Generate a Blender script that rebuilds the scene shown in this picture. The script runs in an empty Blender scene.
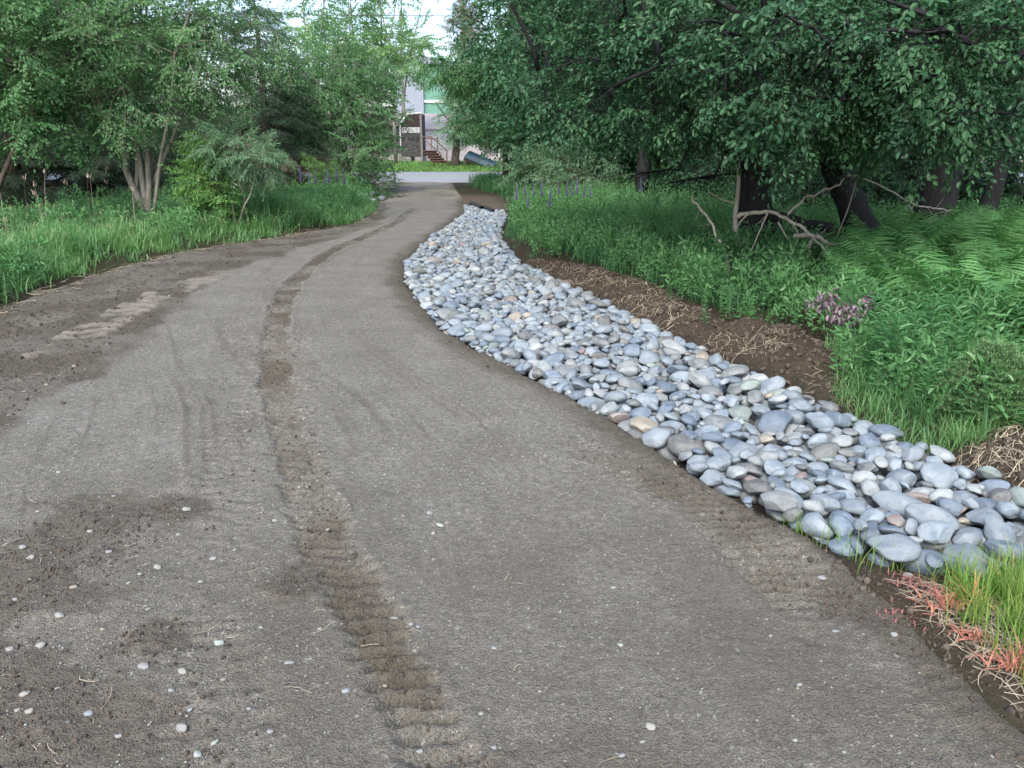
import bpy, math, random
import numpy as np
from mathutils import Vector, Matrix

random.seed(7)
RNG = np.random.default_rng(7)
R = math.radians
scene = bpy.context.scene
COL = scene.collection

# ------------------------------------------------------------------ camera
F, HY, CH = 769.0, 145.0, 1.6
PITCH = math.atan((384 - HY) / F)


def ray(px, py):
    u = (px - 512) / F
    v = -(py - 384) / F
    return u, math.cos(PITCH) + v * math.sin(PITCH), -math.sin(PITCH) + v * math.cos(PITCH)


def G(px, py, z=0.0):
    """Ground point (at height z) that stands at this place of the photograph."""
    a, b, c = ray(px, py)
    t = (z - CH) / c
    return a * t, b * t


def W(px, py, d):
    """Point at the distance d (metres ahead)."""
    a, b, c = ray(px, py)
    t = d / b
    return np.array((a * t, d, CH + c * t))


def to_px(p):
    p = np.asarray(p, float)
    x, y, z = p[..., 0], p[..., 1], p[..., 2] - CH
    fw = y * math.cos(PITCH) - z * math.sin(PITCH)
    up = y * math.sin(PITCH) + z * math.cos(PITCH)
    return 512 + F * x / fw, 384 - F * up / fw, fw


# ------------------------------------------------------------------ noise
def _hash(ix, iy, seed):
    h = (ix.astype(np.int64) * 374761393 + iy.astype(np.int64) * 668265263 + seed * 974634777) & 0xFFFFFFFF
    h = ((h ^ (h >> 13)) * 1274126177) & 0xFFFFFFFF
    h = h ^ (h >> 16)
    return (h & 0xFFFFFF) / float(0xFFFFFF)


def vnoise(x, y, s=1.0, seed=0):
    x = np.asarray(x, float) * s
    y = np.asarray(y, float) * s
    ix, iy = np.floor(x), np.floor(y)
    fx, fy = x - ix, y - iy
    fx = fx * fx * (3 - 2 * fx)
    fy = fy * fy * (3 - 2 * fy)
    a, b = _hash(ix, iy, seed), _hash(ix + 1, iy, seed)
    c, d = _hash(ix, iy + 1, seed), _hash(ix + 1, iy + 1, seed)
    return (a + (b - a) * fx) * (1 - fy) + (c + (d - c) * fx) * fy


def fbm(x, y, s=1.0, o=4, seed=0):
    t, a, n = 0, 0.5, 0
    for k in range(o):
        t = t + a * (vnoise(x, y, s, seed + k * 17) - 0.5)
        n += a
        s *= 2.03
        a *= 0.55
    return t / n * 2


def sm(a, b, x):
    t = np.clip((np.asarray(x, float) - a) / (b - a), 0, 1)
    return t * t * (3 - 2 * t)


# ------------------------------------------------------------------ mesh helpers
class Geo:
    def __init__(self):
        self.v, self.f, self.m, self.n = [], [], [], 0

    def add(self, v, faces, mat=0):
        v = np.asarray(v, np.float32).reshape(-1, 3)
        for f in faces if isinstance(faces, (list, tuple)) else [faces]:
            f = np.asarray(f, np.int64)
            if f.size:
                self.f.append(f + self.n)
                self.m.append(np.full(len(f), mat, np.int32) if np.isscalar(mat) else np.asarray(mat, np.int32))
        self.v.append(v)
        self.n += len(v)

    def mesh(self, name, mats, smooth=True):
        me = bpy.data.meshes.new(name)
        v = np.concatenate(self.v) if self.v else np.zeros((0, 3), np.float32)
        me.vertices.add(len(v))
        me.vertices.foreach_set('co', v.ravel())
        sizes = np.concatenate([np.full(len(f), f.shape[1], np.int64) for f in self.f])
        loops = np.concatenate([f.ravel() for f in self.f])
        me.loops.add(len(loops))
        me.loops.foreach_set('vertex_index', loops.astype(np.int32))
        me.polygons.add(len(sizes))
        st = np.concatenate([[0], np.cumsum(sizes)[:-1]]).astype(np.int32)
        me.polygons.foreach_set('loop_start', st)
        me.polygons.foreach_set('material_index', np.concatenate(self.m))
        me.polygons.foreach_set('use_smooth', np.full(len(sizes), bool(smooth)))
        for m in mats:
            me.materials.append(m)
        me.update(calc_edges=True)
        return me

    def obj(self, name, mats, parent=None, smooth=True):
        return link(name, self.mesh(name, mats, smooth), parent)


def link(name, data, parent=None):
    o = bpy.data.objects.new(name, data)
    COL.objects.link(o)
    if parent is not None:
        o.parent = parent
    return o


def tag(o, label, cat, group=None):
    o['label'] = label
    o['category'] = cat
    if group:
        o['group'] = group
    return o


def thing(name, label, cat, loc=(0, 0, 0), rz=0.0, group=None):
    o = link(name, None)
    o.empty_display_size = 0.1
    o.location = loc
    o.rotation_euler = (0, 0, rz)
    return tag(o, label, cat, group)


def kind(o, k):
    o['kind'] = k
    return o


def dup(root, loc, rz=0.0, sc=1.0, label=None, group=None):
    r = root.copy()
    COL.objects.link(r)
    r.location = loc
    r.rotation_euler = (0, 0, rz)
    r.scale = (sc, sc, sc)
    if label:
        r['label'] = label
    if group:
        r['group'] = group
    for ch in list(root.children):
        c = ch.copy()
        COL.objects.link(c)
        c.parent = r
    return r


def frames(pts):
    pts = np.asarray(pts, float)
    t = np.gradient(pts, axis=0)
    t /= np.linalg.norm(t, axis=1)[:, None] + 1e-9
    ref = np.array((0.31, 0.95, 0.05)) if abs(t[0, 2]) > 0.8 else np.array((0, 0, 1.0))
    u = np.cross(t, ref)
    u /= np.linalg.norm(u, axis=1)[:, None] + 1e-9
    return t, u, np.cross(t, u)


def tube(g, pts, rad, sides=6, mat=0, cap=True, rough=0.0, rng=None):
    pts = np.asarray(pts, float)
    n = len(pts)
    rad = np.broadcast_to(np.asarray(rad, float), (n,))
    t, u, w = frames(pts)
    a = np.arange(sides) * 2 * math.pi / sides
    r = rad[:, None] * np.ones(sides)[None]
    if rough and rng is not None:
        r = r * (1 + rough * (rng.random((n, sides)) - 0.5))
    v = pts[:, None] + r[..., None] * (np.cos(a)[None, :, None] * u[:, None] + np.sin(a)[None, :, None] * w[:, None])
    i = np.arange(n - 1)[:, None] * sides
    j = np.arange(sides)[None]
    k = (np.arange(sides) + 1)[None] % sides
    q = np.stack([i + j, i + k, i + sides + k, i + sides + j], -1).reshape(-1, 4)
    fs = [q]
    if cap and sides == 4:
        fs.append(np.array([[3, 2, 1, 0]]))
        b = (n - 1) * sides
        fs.append(np.array([[b, b + 1, b + 2, b + 3]]))
    elif cap:
        b = (n - 1) * sides
        fs.append(np.array([[b + 0, b + m, b + m + 1] for m in range(1, sides - 1)]))
        fs.append(np.array([[0, m + 1, m] for m in range(1, sides - 1)]))
    g.add(v.reshape(-1, 3), fs, mat)


def bez(a, b, c, n=8):
    t = np.linspace(0, 1, n)[:, None]
    return (1 - t) ** 2 * np.asarray(a, float) + 2 * t * (1 - t) * np.asarray(b, float) + t * t * np.asarray(c, float)


def spline(pts, n=24):
    pts = np.asarray(pts, float)
    d = np.concatenate([[0], np.cumsum(np.linalg.norm(np.diff(pts, axis=0), axis=1))])
    s = np.linspace(0, d[-1], n)
    P = np.stack([np.interp(s, d, pts[:, k]) for k in range(pts.shape[1])], -1)
    for _ in range(max(1, n // 8)):
        P[1:-1] = (P[:-2] + 2 * P[1:-1] + P[2:]) / 4
    return P


def box(g, x0, x1, y0, y1, z0, z1, mat=0):
    v = np.array([(x, y, z) for x in (x0, x1) for y in (y0, y1) for z in (z0, z1)])
    f = np.array([[0, 1, 3, 2], [4, 6, 7, 5], [0, 4, 5, 1], [2, 3, 7, 6], [0, 2, 6, 4], [1, 5, 7, 3]])
    g.add(v, f, mat)


def prism(g, poly, y0, y1, mat=0):
    """An outline in x,z carried from y0 to y1."""
    n = len(poly)
    v = np.array([(x, y0, z) for x, z in poly] + [(x, y1, z) for x, z in poly])
    g.add(v, [np.array([[i, (i + 1) % n, n + (i + 1) % n, n + i] for i in range(n)]), np.array([list(range(n - 1, -1, -1))]), np.array([list(range(n, 2 * n))])], mat)


_ico = {}


def ico(s):
    if s not in _ico:
        import bmesh
        bm = bmesh.new()
        bmesh.ops.create_icosphere(bm, subdivisions=s, radius=1)
        v = np.array([x.co[:] for x in bm.verts])
        f = np.array([[x.index for x in p.verts] for p in bm.faces])
        bm.free()
        _ico[s] = v, f
    return _ico[s]


# ------------------------------------------------------------------ materials
def newmat(name):
    m = bpy.data.materials.new(name)
    m.use_nodes = True
    nt = m.node_tree
    b = nt.nodes['Principled BSDF']
    return m, nt, b


def nd(nt, t, **kw):
    n = nt.nodes.new(t)
    for k, v in kw.items():
        if k in n.inputs:
            n.inputs[k].default_value = v
        else:
            setattr(n, k, v)
    return n


def c4(c):
    return (c[0], c[1], c[2], 1.0)


def mix(nt, fac, a, b, mode='MIX'):
    n = nt.nodes.new('ShaderNodeMix')
    n.data_type = 'RGBA'
    n.blend_type = mode
    for k, x in ((0, fac), (6, a), (7, b)):
        if isinstance(x, bpy.types.NodeSocket):
            nt.links.new(x, n.inputs[k])
        elif isinstance(x, (int, float)):
            n.inputs[k].default_value = x
        else:
            n.inputs[k].default_value = c4(x)
    return n.outputs[2]


def ramp(nt, src, a, b):
    n = nd(nt, 'ShaderNodeMapRange')
    nt.links.new(src, n.inputs['Value'])
    n.inputs['From Min'].default_value = a
    n.inputs['From Max'].default_value = b
    return n.outputs['Result']


def noise(nt, vec, scale, detail=4, rough=0.55):
    n = nd(nt, 'ShaderNodeTexNoise', Scale=scale, Detail=detail, Roughness=rough)
    if vec is not None:
        nt.links.new(vec, n.inputs['Vector'])
    return n.outputs['Fac']


def bump(nt, h, strength, dist, prev=None):
    n = nd(nt, 'ShaderNodeBump', Strength=strength, Distance=dist)
    nt.links.new(h, n.inputs['Height'])
    if prev is not None:
        nt.links.new(prev, n.inputs['Normal'])
    return n.outputs['Normal']


def simple(name, c1, c2=None, rough=0.8, scale=8.0, bs=0.3, bd=0.01, spec=0.3, island=0.0, stretch=None, metallic=0.0):
    m, nt, b = newmat(name)
    tc = nd(nt, 'ShaderNodeTexCoord').outputs['Object']
    if stretch:
        mp = nd(nt, 'ShaderNodeMapping')
        mp.inputs['Scale'].default_value = stretch
        nt.links.new(tc, mp.inputs['Vector'])
        tc = mp.outputs['Vector']
    n = noise(nt, tc, scale, 6, 0.6)
    col = mix(nt, ramp(nt, n, 0.3, 0.7), c1, c2 or tuple(x * 0.7 for x in c1))
    if island:
        rnd = nd(nt, 'ShaderNodeNewGeometry').outputs['Random Per Island']
        hsv = nd(nt, 'ShaderNodeHueSaturation')
        nt.links.new(col, hsv.inputs['Color'])
        mr = nd(nt, 'ShaderNodeMapRange')
        nt.links.new(rnd, mr.inputs['Value'])
        mr.inputs['To Min'].default_value = 1 - island
        mr.inputs['To Max'].default_value = 1 + island
        nt.links.new(mr.outputs['Result'], hsv.inputs['Value'])
        col = hsv.outputs['Color']
    nt.links.new(col, b.inputs['Base Color'])
    b.inputs['Roughness'].default_value = rough
    b.inputs['Specular IOR Level'].default_value = spec
    b.inputs['Metallic'].default_value = metallic
    if bs:
        nt.links.new(bump(nt, n, bs, bd), b.inputs['Normal'])
    return m


def leafmat(name, c1, c2, trans=0.35, rough=0.5, spec=0.35, clump=1.3, c3=None):
    """Leaves: colour varies leaf by leaf and from clump to clump; light passes through them."""
    m, nt, b = newmat(name)
    geo = nd(nt, 'ShaderNodeNewGeometry')
    tc = nd(nt, 'ShaderNodeTexCoord').outputs['Object']
    col = mix(nt, geo.outputs['Random Per Island'], c1, c2)
    n = noise(nt, tc, clump, 2)
    col = mix(nt, ramp(nt, n, 0.42, 0.62), col, mix(nt, 0.55, col, c3 or c2))
    oi = nd(nt, 'ShaderNodeObjectInfo').outputs['Random']
    col = mix(nt, ramp(nt, oi, -0.3, 1.0), mix(nt, 1.0, col, (0.74, 0.72, 0.66), 'MULTIPLY'), col)
    nt.links.new(col, b.inputs['Base Color'])
    b.inputs['Roughness'].default_value = rough
    b.inputs['Specular IOR Level'].default_value = spec
    tr = nd(nt, 'ShaderNodeBsdfTranslucent')
    tcol = mix(nt, 1.0, col, (1.08, 1.28, 0.78), 'MULTIPLY')
    nt.links.new(tcol, tr.inputs['Color'])
    ms = nd(nt, 'ShaderNodeMixShader', Fac=trans)
    nt.links.new(b.outputs[0], ms.inputs[1])
    nt.links.new(tr.outputs[0], ms.inputs[2])
    nt.links.new(ms.outputs[0], nt.nodes['Material Output'].inputs['Surface'])
    return m


def rockmat(name, c1, c2, speck, sp_amt, rough=0.6):
    m, nt, b = newmat(name)
    tc = nd(nt, 'ShaderNodeTexCoord').outputs['Object']
    oi = nd(nt, 'ShaderNodeObjectInfo').outputs['Random']
    isl = nd(nt, 'ShaderNodeNewGeometry').outputs['Random Per Island']
    rr = nd(nt, 'ShaderNodeMath', operation='ADD')
    nt.links.new(oi, rr.inputs[0])
    nt.links.new(isl, rr.inputs[1])
    fr = nd(nt, 'ShaderNodeMath', operation='FRACT')
    nt.links.new(rr.outputs[0], fr.inputs[0])
    off = nd(nt, 'ShaderNodeVectorMath', operation='ADD')
    cb = nd(nt, 'ShaderNodeCombineXYZ')
    sc = nd(nt, 'ShaderNodeMath', operation='MULTIPLY')
    sc.inputs[1].default_value = 37.0
    nt.links.new(fr.outputs[0], sc.inputs[0])
    nt.links.new(sc.outputs[0], cb.inputs[0])
    nt.links.new(sc.outputs[0], cb.inputs[2])
    nt.links.new(tc, off.inputs[0])
    nt.links.new(cb.outputs[0], off.inputs[1])
    vec = off.outputs[0]
    n1 = noise(nt, vec, 9, 5)
    n2 = noise(nt, vec, 160, 3, 0.7)
    n3 = noise(nt, vec, 45, 4, 0.7)
    col = mix(nt, ramp(nt, n1, 0.42, 0.58), c1, c2)
    col = mix(nt, ramp(nt, n2, 0.52, 0.68), col, mix(nt, sp_amt, col, speck))
    col = mix(nt, ramp(nt, n3, 0.55, 0.68), col, mix(nt, 0.5, col, tuple(x * 0.45 for x in c2)))
    hsv = nd(nt, 'ShaderNodeHueSaturation')
    nt.links.new(col, hsv.inputs['Color'])
    mr = nd(nt, 'ShaderNodeMapRange')
    nt.links.new(fr.outputs[0], mr.inputs['Value'])
    mr.inputs['To Min'].default_value = 0.80
    mr.inputs['To Max'].default_value = 1.12
    nt.links.new(mr.outputs['Result'], hsv.inputs['Value'])
    nt.links.new(hsv.outputs['Color'], b.inputs['Base Color'])
    b.inputs['Roughness'].default_value = rough
    b.inputs['Specular IOR Level'].default_value = 0.35
    nb = bump(nt, n1, 0.35, 0.02)
    nb = bump(nt, n3, 0.5, 0.006, nb)
    nb = bump(nt, n2, 0.35, 0.0015, nb)
    nt.links.new(nb, b.inputs['Normal'])
    return m


# ------------------------------------------------------------------ the lie of the land
def curve_y(pix):
    p = np.array([G(*q) for q in pix])
    p = p[np.argsort(p[:, 1])]
    return p[:, 1], p[:, 0]


_gy, _gx = curve_y([(0, 310), (60, 287), (120, 268), (200, 250), (300, 234), (360, 223), (376, 212), (384, 196), (372, 183)])
_gy = np.concatenate([[0, 5.0], _gy]); _gx = np.concatenate([[-5.0, -5.1], _gx])
_cy, _cx = curve_y([(0, 440), (70, 400), (130, 340), (180, 310), (220, 277), (300, 250), (380, 226), (388, 205)])
_cy = np.concatenate([[0, 3.0], _cy, [33]]); _cx = np.concatenate([[-3.0, -2.9], _cx, [-4.6]])
_ry, _rx = curve_y([(1024, 735), (840, 556), (700, 480), (600, 415), (520, 375), (440, 331), (402, 281), (404, 262), (430, 238), (464, 213), (462, 198), (452, 183)])
_ry = np.concatenate([[0.0], _ry]); _rx = np.concatenate([[1.75], _rx])
_sy, _sx = curve_y([(1024, 497), (960, 465), (860, 420), (780, 385), (700, 350), (640, 320), (580, 290), (522, 262), (501, 237), (508, 214)])


def xg(y): return np.interp(y, _gy, _gx)
def xc(y): return np.interp(y, _cy, _cx)
def xr(y): return np.interp(y, _ry, _rx)
def xs(y): return np.interp(y, _sy, _sx)


Y_STONE0, Y_STONE1 = 2.75, G(465, 207)[1]
Y_ST0, Y_ST1 = G(400, 183)[1], G(400, 172.5)[1]      # the street
MOUND = [G(*q) for q in ((1060, 470), (1040, 425), (945, 458), (885, 440), (843, 408), (834, 362), (790, 338), (722, 334), (645, 292), (565, 268), (518, 259), (512, 266), (640, 322), (780, 388), (900, 440), (1030, 505))]


def in_poly(x, y, poly):
    x = np.asarray(x, float); y = np.asarray(y, float)
    r = np.zeros(np.broadcast(x, y).shape, bool)
    n = len(poly)
    for i in range(n):
        (x0, y0), (x1, y1) = poly[i], poly[(i + 1) % n]
        if y0 == y1:
            continue
        c = ((y0 > y) != (y1 > y)) & (x < (x1 - x0) * (y - y0) / (y1 - y0) + x0)
        r ^= c
    return r


def poly_dist(x, y, poly):
    """Signed distance to a polygon, positive inside."""
    x = np.asarray(x, float); y = np.asarray(y, float)
    d = np.full(np.broadcast(x, y).shape, 1e9)
    n = len(poly)
    for i in range(n):
        a, b = np.array(poly[i]), np.array(poly[(i + 1) % n])
        ab = b - a
        t = np.clip(((x - a[0]) * ab[0] + (y - a[1]) * ab[1]) / (ab @ ab + 1e-9), 0, 1)
        d = np.minimum(d, np.hypot(x - a[0] - t * ab[0], y - a[1] - t * ab[1]))
    return np.where(in_poly(x, y, poly), d, -d)


def height(x, y):
    x = np.asarray(x, float); y = np.asarray(y, float)
    z = np.zeros(np.broadcast(x, y).shape)
    mid, hw = (xr(y) + xs(y)) / 2, np.maximum((xs(y) - xr(y)) / 2, 0.2)
    q = np.clip(1 - ((x - mid) / (hw * 1.12)) ** 2, 0, 1)
    z -= 0.17 * q * sm(Y_STONE0 - 0.5, Y_STONE0 + 0.6, y) * sm(Y_STONE1 + 1.5, Y_STONE1 - 0.5, y)
    z += 0.10 * sm(0.0, 0.6, x - xs(y)) * sm(2.6, 3.6, y) + 0.16 * sm(0.8, 4.0, x - xs(y)) * sm(2.6, 3.6, y)
    z += 0.10 * sm(0.1, 1.0, xg(y) - x) + 0.15 * sm(1, 6, xg(y) - x)
    far = sm(26, Y_ST0 - 1, y)
    z *= 1 - far
    z += 0.42 * sm(Y_ST1 + 0.2, Y_ST1 + 3.6, y)
    z += 4.2 * sm(57, 82, y) * sm(14, 2, x) + 4 * sm(84, 160, y) * sm(14, 2, x)
    return z


def ground_z(x, y):
    """Height of the finished soil, small lumps included, the same for whatever stands on it."""
    z = height(x, y)
    x = np.asarray(x, float); y = np.asarray(y, float)
    drv = sm(0.05, -0.25, x - xr(y)) * sm(-0.1, 0.15, x - xg(y)) * sm(Y_ST0 + 0.5, Y_ST0 - 0.5, y)
    nat = (1 - drv) * sm(Y_ST0 + 0.3, Y_ST0 - 1.0, y)
    z = z + nat * (0.035 * fbm(x, y, 1.7, 4, 3) + 0.02 * fbm(x, y, 7, 3, 5))
    md = sm(-0.15, 0.25, poly_dist(x, y, MOUND)) if np.ndim(x) < 1 else sm(-0.15, 0.25, poly_dist(x, y, MOUND))
    z = z + md * (0.05 + 0.07 * np.abs(fbm(x, y, 4.5, 4, 8)) + 0.035 * fbm(x, y, 16, 3, 9))
    return z - 0.07 * drv


# ------------------------------------------------------------------ tracks on the driveway
def track_xy(pix):
    p = np.array([G(*q) for q in pix])
    return spline(p, 160)


TRACKS = [
    # path, half width, lug spacing, depth, lug height, strength, dark soil
    (track_xy([(520, 900), (470, 800), (425, 740), (372, 655), (330, 560), (300, 490), (281, 420), (274, 350), (287, 292), (325, 256), (398, 224), (420, 205)]), 0.112, 0.080, 0.018, 0.044, 1.1, 1.25),
    (track_xy([(258, 900), (240, 800), (215, 730), (200, 650), (215, 560), (232, 470), (232, 400), (240, 330), (268, 285)]), 0.16, 0.085, 0.002, 0.014, 0.55, 0.30),
    (track_xy([(330, 560), (322, 500), (304, 430), (297, 370), (303, 310)]), 0.08, 0.085, 0.003, 0.016, 0.9, 0.35),
    (track_xy([(560, 440), (640, 468), (720, 517), (785, 575), (850, 636)]), 0.17, 0.066, 0.012, 0.036, 1.1, 0.75),
    (track_xy([(-30, 404), (40, 365), (100, 330), (160, 300), (240, 268)]), 0.26, 0.22, 0.012, 0.034, 0.8, 0.0),
    (track_xy([(-40, 350), (60, 315), (150, 279), (260, 250), (350, 232), (400, 210)]), 0.20, 0.12, 0.012, 0.020, 0.9, 0.8),
]


def track_field(x, y):
    """Relief, dark (freshly churned) and tan (dry, pressed) shares of the driveway's soil."""
    z = np.zeros(x.shape); dark = np.zeros(x.shape); tan = np.zeros(x.shape)
    for k, (path, hw, sp, dep, lug, strg, dk) in enumerate(TRACKS):
        order = np.argsort(path[:, 1])
        py, pxx = path[order, 1], path[order, 0]
        s_of = np.concatenate([[0], np.cumsum(np.linalg.norm(np.diff(path[order], axis=0), axis=1))])
        cx = np.interp(y, py, pxx)
        slope = np.interp(y, py, np.gradient(pxx, py + np.arange(len(py)) * 1e-6))
        slope = np.clip(slope, -6, 6)
        cs = 1 / np.sqrt(1 + slope ** 2)
        off = (x - cx) * cs
        s = np.interp(y, py, s_of) + (x - cx) * slope * cs
        inr = ((y > py[0]) & (y < py[-1])).astype(float) * sm(py[-1], py[-1] - min(2.5, 0.25 * (py[-1] - py[0])), y) * sm(py[0], py[0] + 0.35, y)
        wob = 0.05 * fbm(x, y, 3.5, 3, 31 + k) + 0.05 * fbm(x, y, 13, 3, 35 + k)
        dd = (off + wob) / hw
        m = sm(1.12, 0.70, np.abs(dd)) * inr
        patch = (0.75 if k in (0, 3) else 0.2) + (0.25 if k in (0, 3) else 0.8) * sm(-0.2, 0.2, fbm(x, y, 1.1, 3, 40 + k))
        side = np.where(dd > 0, 0.5, 0.0)
        if k == 4:
            ph = s / sp + 0.6 * vnoise(x, y, 4, 44)
            bar = sm(0.10, 0.30, np.abs(np.mod(ph, 1) - 0.5) ** 1.0) * sm(0.95, 0.7, np.abs(dd))
            bar = bar * sm(-0.35, 0.05, fbm(x, y, 2.6, 3, 47)) * (0.65 + 0.35 * vnoise(x, y, 11, 48))
            z += m * (lug * bar - 0.012)
            tan = np.maximum(tan, m * bar)
            dark = np.maximum(dark, m * (1 - bar) * 0.6)
            continue
        ph = s / sp + 0.35 * dd + (0.0 if k == 0 else 0.5) * side + 0.55 * fbm(x, y, 6, 3, 50 + k)
        wave = np.cos(2 * math.pi * ph)
        wave = np.sign(wave) * np.abs(wave) ** 0.45
        berm = np.exp(-((np.abs(dd) - 1.15) / 0.22) ** 2) * inr
        z += m * (-dep + strg * lug * 0.5 * wave * patch * (0.35 + 0.8 * vnoise(x, y, 7, 60 + k)) + 0.008 * fbm(x, y, 24, 3, 63 + k)) + berm * 0.005 * patch * (0.5 + vnoise(x, y, 14, 66))
        dark = np.maximum(dark, dk * m * np.clip(patch * (0.12 + 1.05 * vnoise(x, y, 4, 64 + k) * (0.45 + 1.1 * vnoise(x, y, 1.3, 68 + k))), 0, 1))
    return z, dark, tan


BLOTS = [G(*q) + (r,) for q, r in (((60, 560), 0.42), ((10, 590), 0.45), ((150, 650), 0.14), ((20, 750), 0.35), ((170, 520), 0.16), ((0, 690), 0.25), ((300, 590), 0.15), ((870, 600), 0.28), ((960, 650), 0.25))]


def drive_detail(x, y):
    z, dark, tan = track_field(x, y)
    u = (x - xg(y)) / np.maximum(xr(y) - xg(y), 0.3)
    # loose earth on the side away from the stones, and a crumbling lip along the stones
    sh = sm(0.09, -0.09, x - xc(y) + 0.3 * fbm(x, y, 1.3, 3, 71))
    lipw = sm(-0.32, -0.02, x - xr(y) + 0.14 * fbm(x, y, 2.6, 3, 72))
    dark = np.maximum(dark, sh * (0.55 + 0.45 * sm(-0.2, 0.25, fbm(x, y, 1.8, 3, 73))) * (1 - 0.85 * tan))
    dark = np.maximum(dark, lipw * 0.9)
    blot = np.zeros(x.shape)
    for bx, by, br in BLOTS:
        dd = np.hypot(x - bx, (y - by) * 0.9) / br + 0.9 * fbm(x, y, 5.0, 5, 79)
        blot = np.maximum(blot, sm(1.25, 0.45, dd))
    dark = np.maximum(dark, blot * 0.8)
    cr = (x - xr(y))
    streak = (0.6 * fbm(cr * 9, y * 0.35, 1.0, 4, 95) + 0.6 * fbm(cr * 30, y * 0.4, 1.0, 3, 96) * sm(-.1, .3, fbm(x, y, .7, 2, 97))) * sm(-0.2, -0.6, cr) * sm(-0.1, 0.3, x - xc(y))
    dark = np.maximum(dark, 0.5 * sm(0.08, 0.5, streak))
    dark = np.maximum(dark, sm(4.2, 2.0, y) * (0.34 + 0.24 * sm(-0.3, 0.4, fbm(x, y, 2.6, 5, 98))))
    far = sm(19, 26, y)
    dark = np.maximum(dark, far * 0.6 * sm(-0.1, 0.2, fbm(x, y, 0.9, 3, 74)))
    tan = np.maximum(tan, far * 0.9 * sm(0.05, 0.3, fbm(x, y, 0.8, 3, 75)))
    loose = np.clip(np.maximum(sh, np.maximum(lipw, blot)) + 0.6 * dark, 0, 1)
    z = z + 0.006 * streak + 0.004 * fbm(x, y, 6, 3, 76) + loose * (0.022 * fbm(x, y, 5, 4, 77) + 0.010 * np.abs(fbm(x, y, 22, 3, 78)))
    z = z + (0.0024 + 0.0045 * loose) * fbm(x, y, 60, 2, 81)
    z = z + 0.02 * fbm(x, y, 0.6, 2, 80) + 0.03 * np.clip(1 - (2 * u - 1) ** 2, 0, 1)
    tail = np.minimum(sm(-0.38, 0.05, x - xg(y)), 1 - sm(-0.06, 0.22, x - xr(y)))
    return z - 0.16 * (1 - tail) + 0.012, dark, tan, loose


def drive_z(x, y):
    x = np.atleast_1d(np.asarray(x, float)); y = np.atleast_1d(np.asarray(y, float))
    return np.maximum(drive_detail(x, y)[0], ground_z(x, y))


def grid_mesh(name, X, Y, Z, mats, attrs):
    n, m = X.shape
    g = Geo()
    i = np.arange(n - 1)[:, None] * m + np.arange(m - 1)[None]
    g.add(np.stack([X, Y, Z], -1).reshape(-1, 3), np.stack([i, i + 1, i + m + 1, i + m], -1).reshape(-1, 4))
    me = g.mesh(name, mats)
    for k, a in attrs.items():
        if a.ndim == 3:
            at = me.attributes.new(k, 'FLOAT_COLOR', 'POINT')
            at.data.foreach_set('color', np.concatenate([a, np.ones(a.shape[:2] + (1,))], -1).astype(np.float32).ravel())
        else:
            at = me.attributes.new(k, 'FLOAT', 'POINT')
            at.data.foreach_set('value', a.astype(np.float32).ravel())
    return link(name, me)


# soil shaders
def gravel_material():
    m, nt, b = newmat('packed_gravel')
    tc = nd(nt, 'ShaderNodeTexCoord').outputs['Object']
    at = lambda k: nd(nt, 'ShaderNodeAttribute', attribute_name=k).outputs['Fac']
    v1 = nd(nt, 'ShaderNodeTexVoronoi', Scale=250.0, Randomness=1.0)
    v2 = nd(nt, 'ShaderNodeTexVoronoi', Scale=120.0, Randomness=1.0)
    for v in (v1, v2):
        nt.links.new(tc, v.inputs['Vector'])
    s1 = nd(nt, 'ShaderNodeSeparateColor'); nt.links.new(v1.outputs['Color'], s1.inputs[0])
    s2 = nd(nt, 'ShaderNodeSeparateColor'); nt.links.new(v2.outputs['Color'], s2.inputs[0])
    n1 = noise(nt, tc, 2.2, 6, 0.6)
    n2 = noise(nt, tc, 30, 5, 0.65)
    n3 = noise(nt, tc, 260, 3, 0.7)
    base = mix(nt, ramp(nt, n1, 0.35, 0.68), (0.168, 0.159, 0.141), (0.243, 0.233, 0.214))
    base = mix(nt, ramp(nt, n2, 0.4, 0.7), base, (0.116, 0.107, 0.092))
    base = mix(nt, ramp(nt, s1.outputs[0], 0.3, 0.75), mix(nt, 0.38, base, (0.05, 0.043, 0.038)), base)
    base = mix(nt, ramp(nt, s1.outputs[1], 0.90, 0.97), base, (0.25, 0.245, 0.24))
    base = mix(nt, ramp(nt, s2.outputs[1], 0.982, 0.986), base, (0.32, 0.32, 0.31))
    base = mix(nt, 0.42, base, mix(nt, s2.outputs[0], mix(nt, 1.0, base, (0.62, 0.61, 0.60), 'MULTIPLY'), mix(nt, 1.0, base, (1.45, 1.45, 1.44), 'MULTIPLY')))
    dark = mix(nt, ramp(nt, n2, 0.3, 0.7), (0.056, 0.048, 0.039), (0.104, 0.091, 0.075))
    dark = mix(nt, ramp(nt, n3, 0.6, 0.8), dark, (0.15, 0.13, 0.11))
    tan = mix(nt, ramp(nt, n2, 0.3, 0.7), (0.235, 0.21, 0.185), (0.17, 0.15, 0.13))
    col = mix(nt, at('dark'), base, dark)
    col = mix(nt, at('tan'), col, tan)
    nt.links.new(col, b.inputs['Base Color'])
    b.inputs['Roughness'].default_value = 0.9
    b.inputs['Specular IOR Level'].default_value = 0.2
    nb = bump(nt, v1.outputs['Distance'], 0.8, 0.005)
    nb = bump(nt, v2.outputs['Distance'], 0.6, 0.008, nb)
    nb = bump(nt, n2, 0.6, 0.014, nb)
    nb = bump(nt, n3, 0.4, 0.002, nb)
    nt.links.new(nb, b.inputs['Normal'])
    return m


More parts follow.
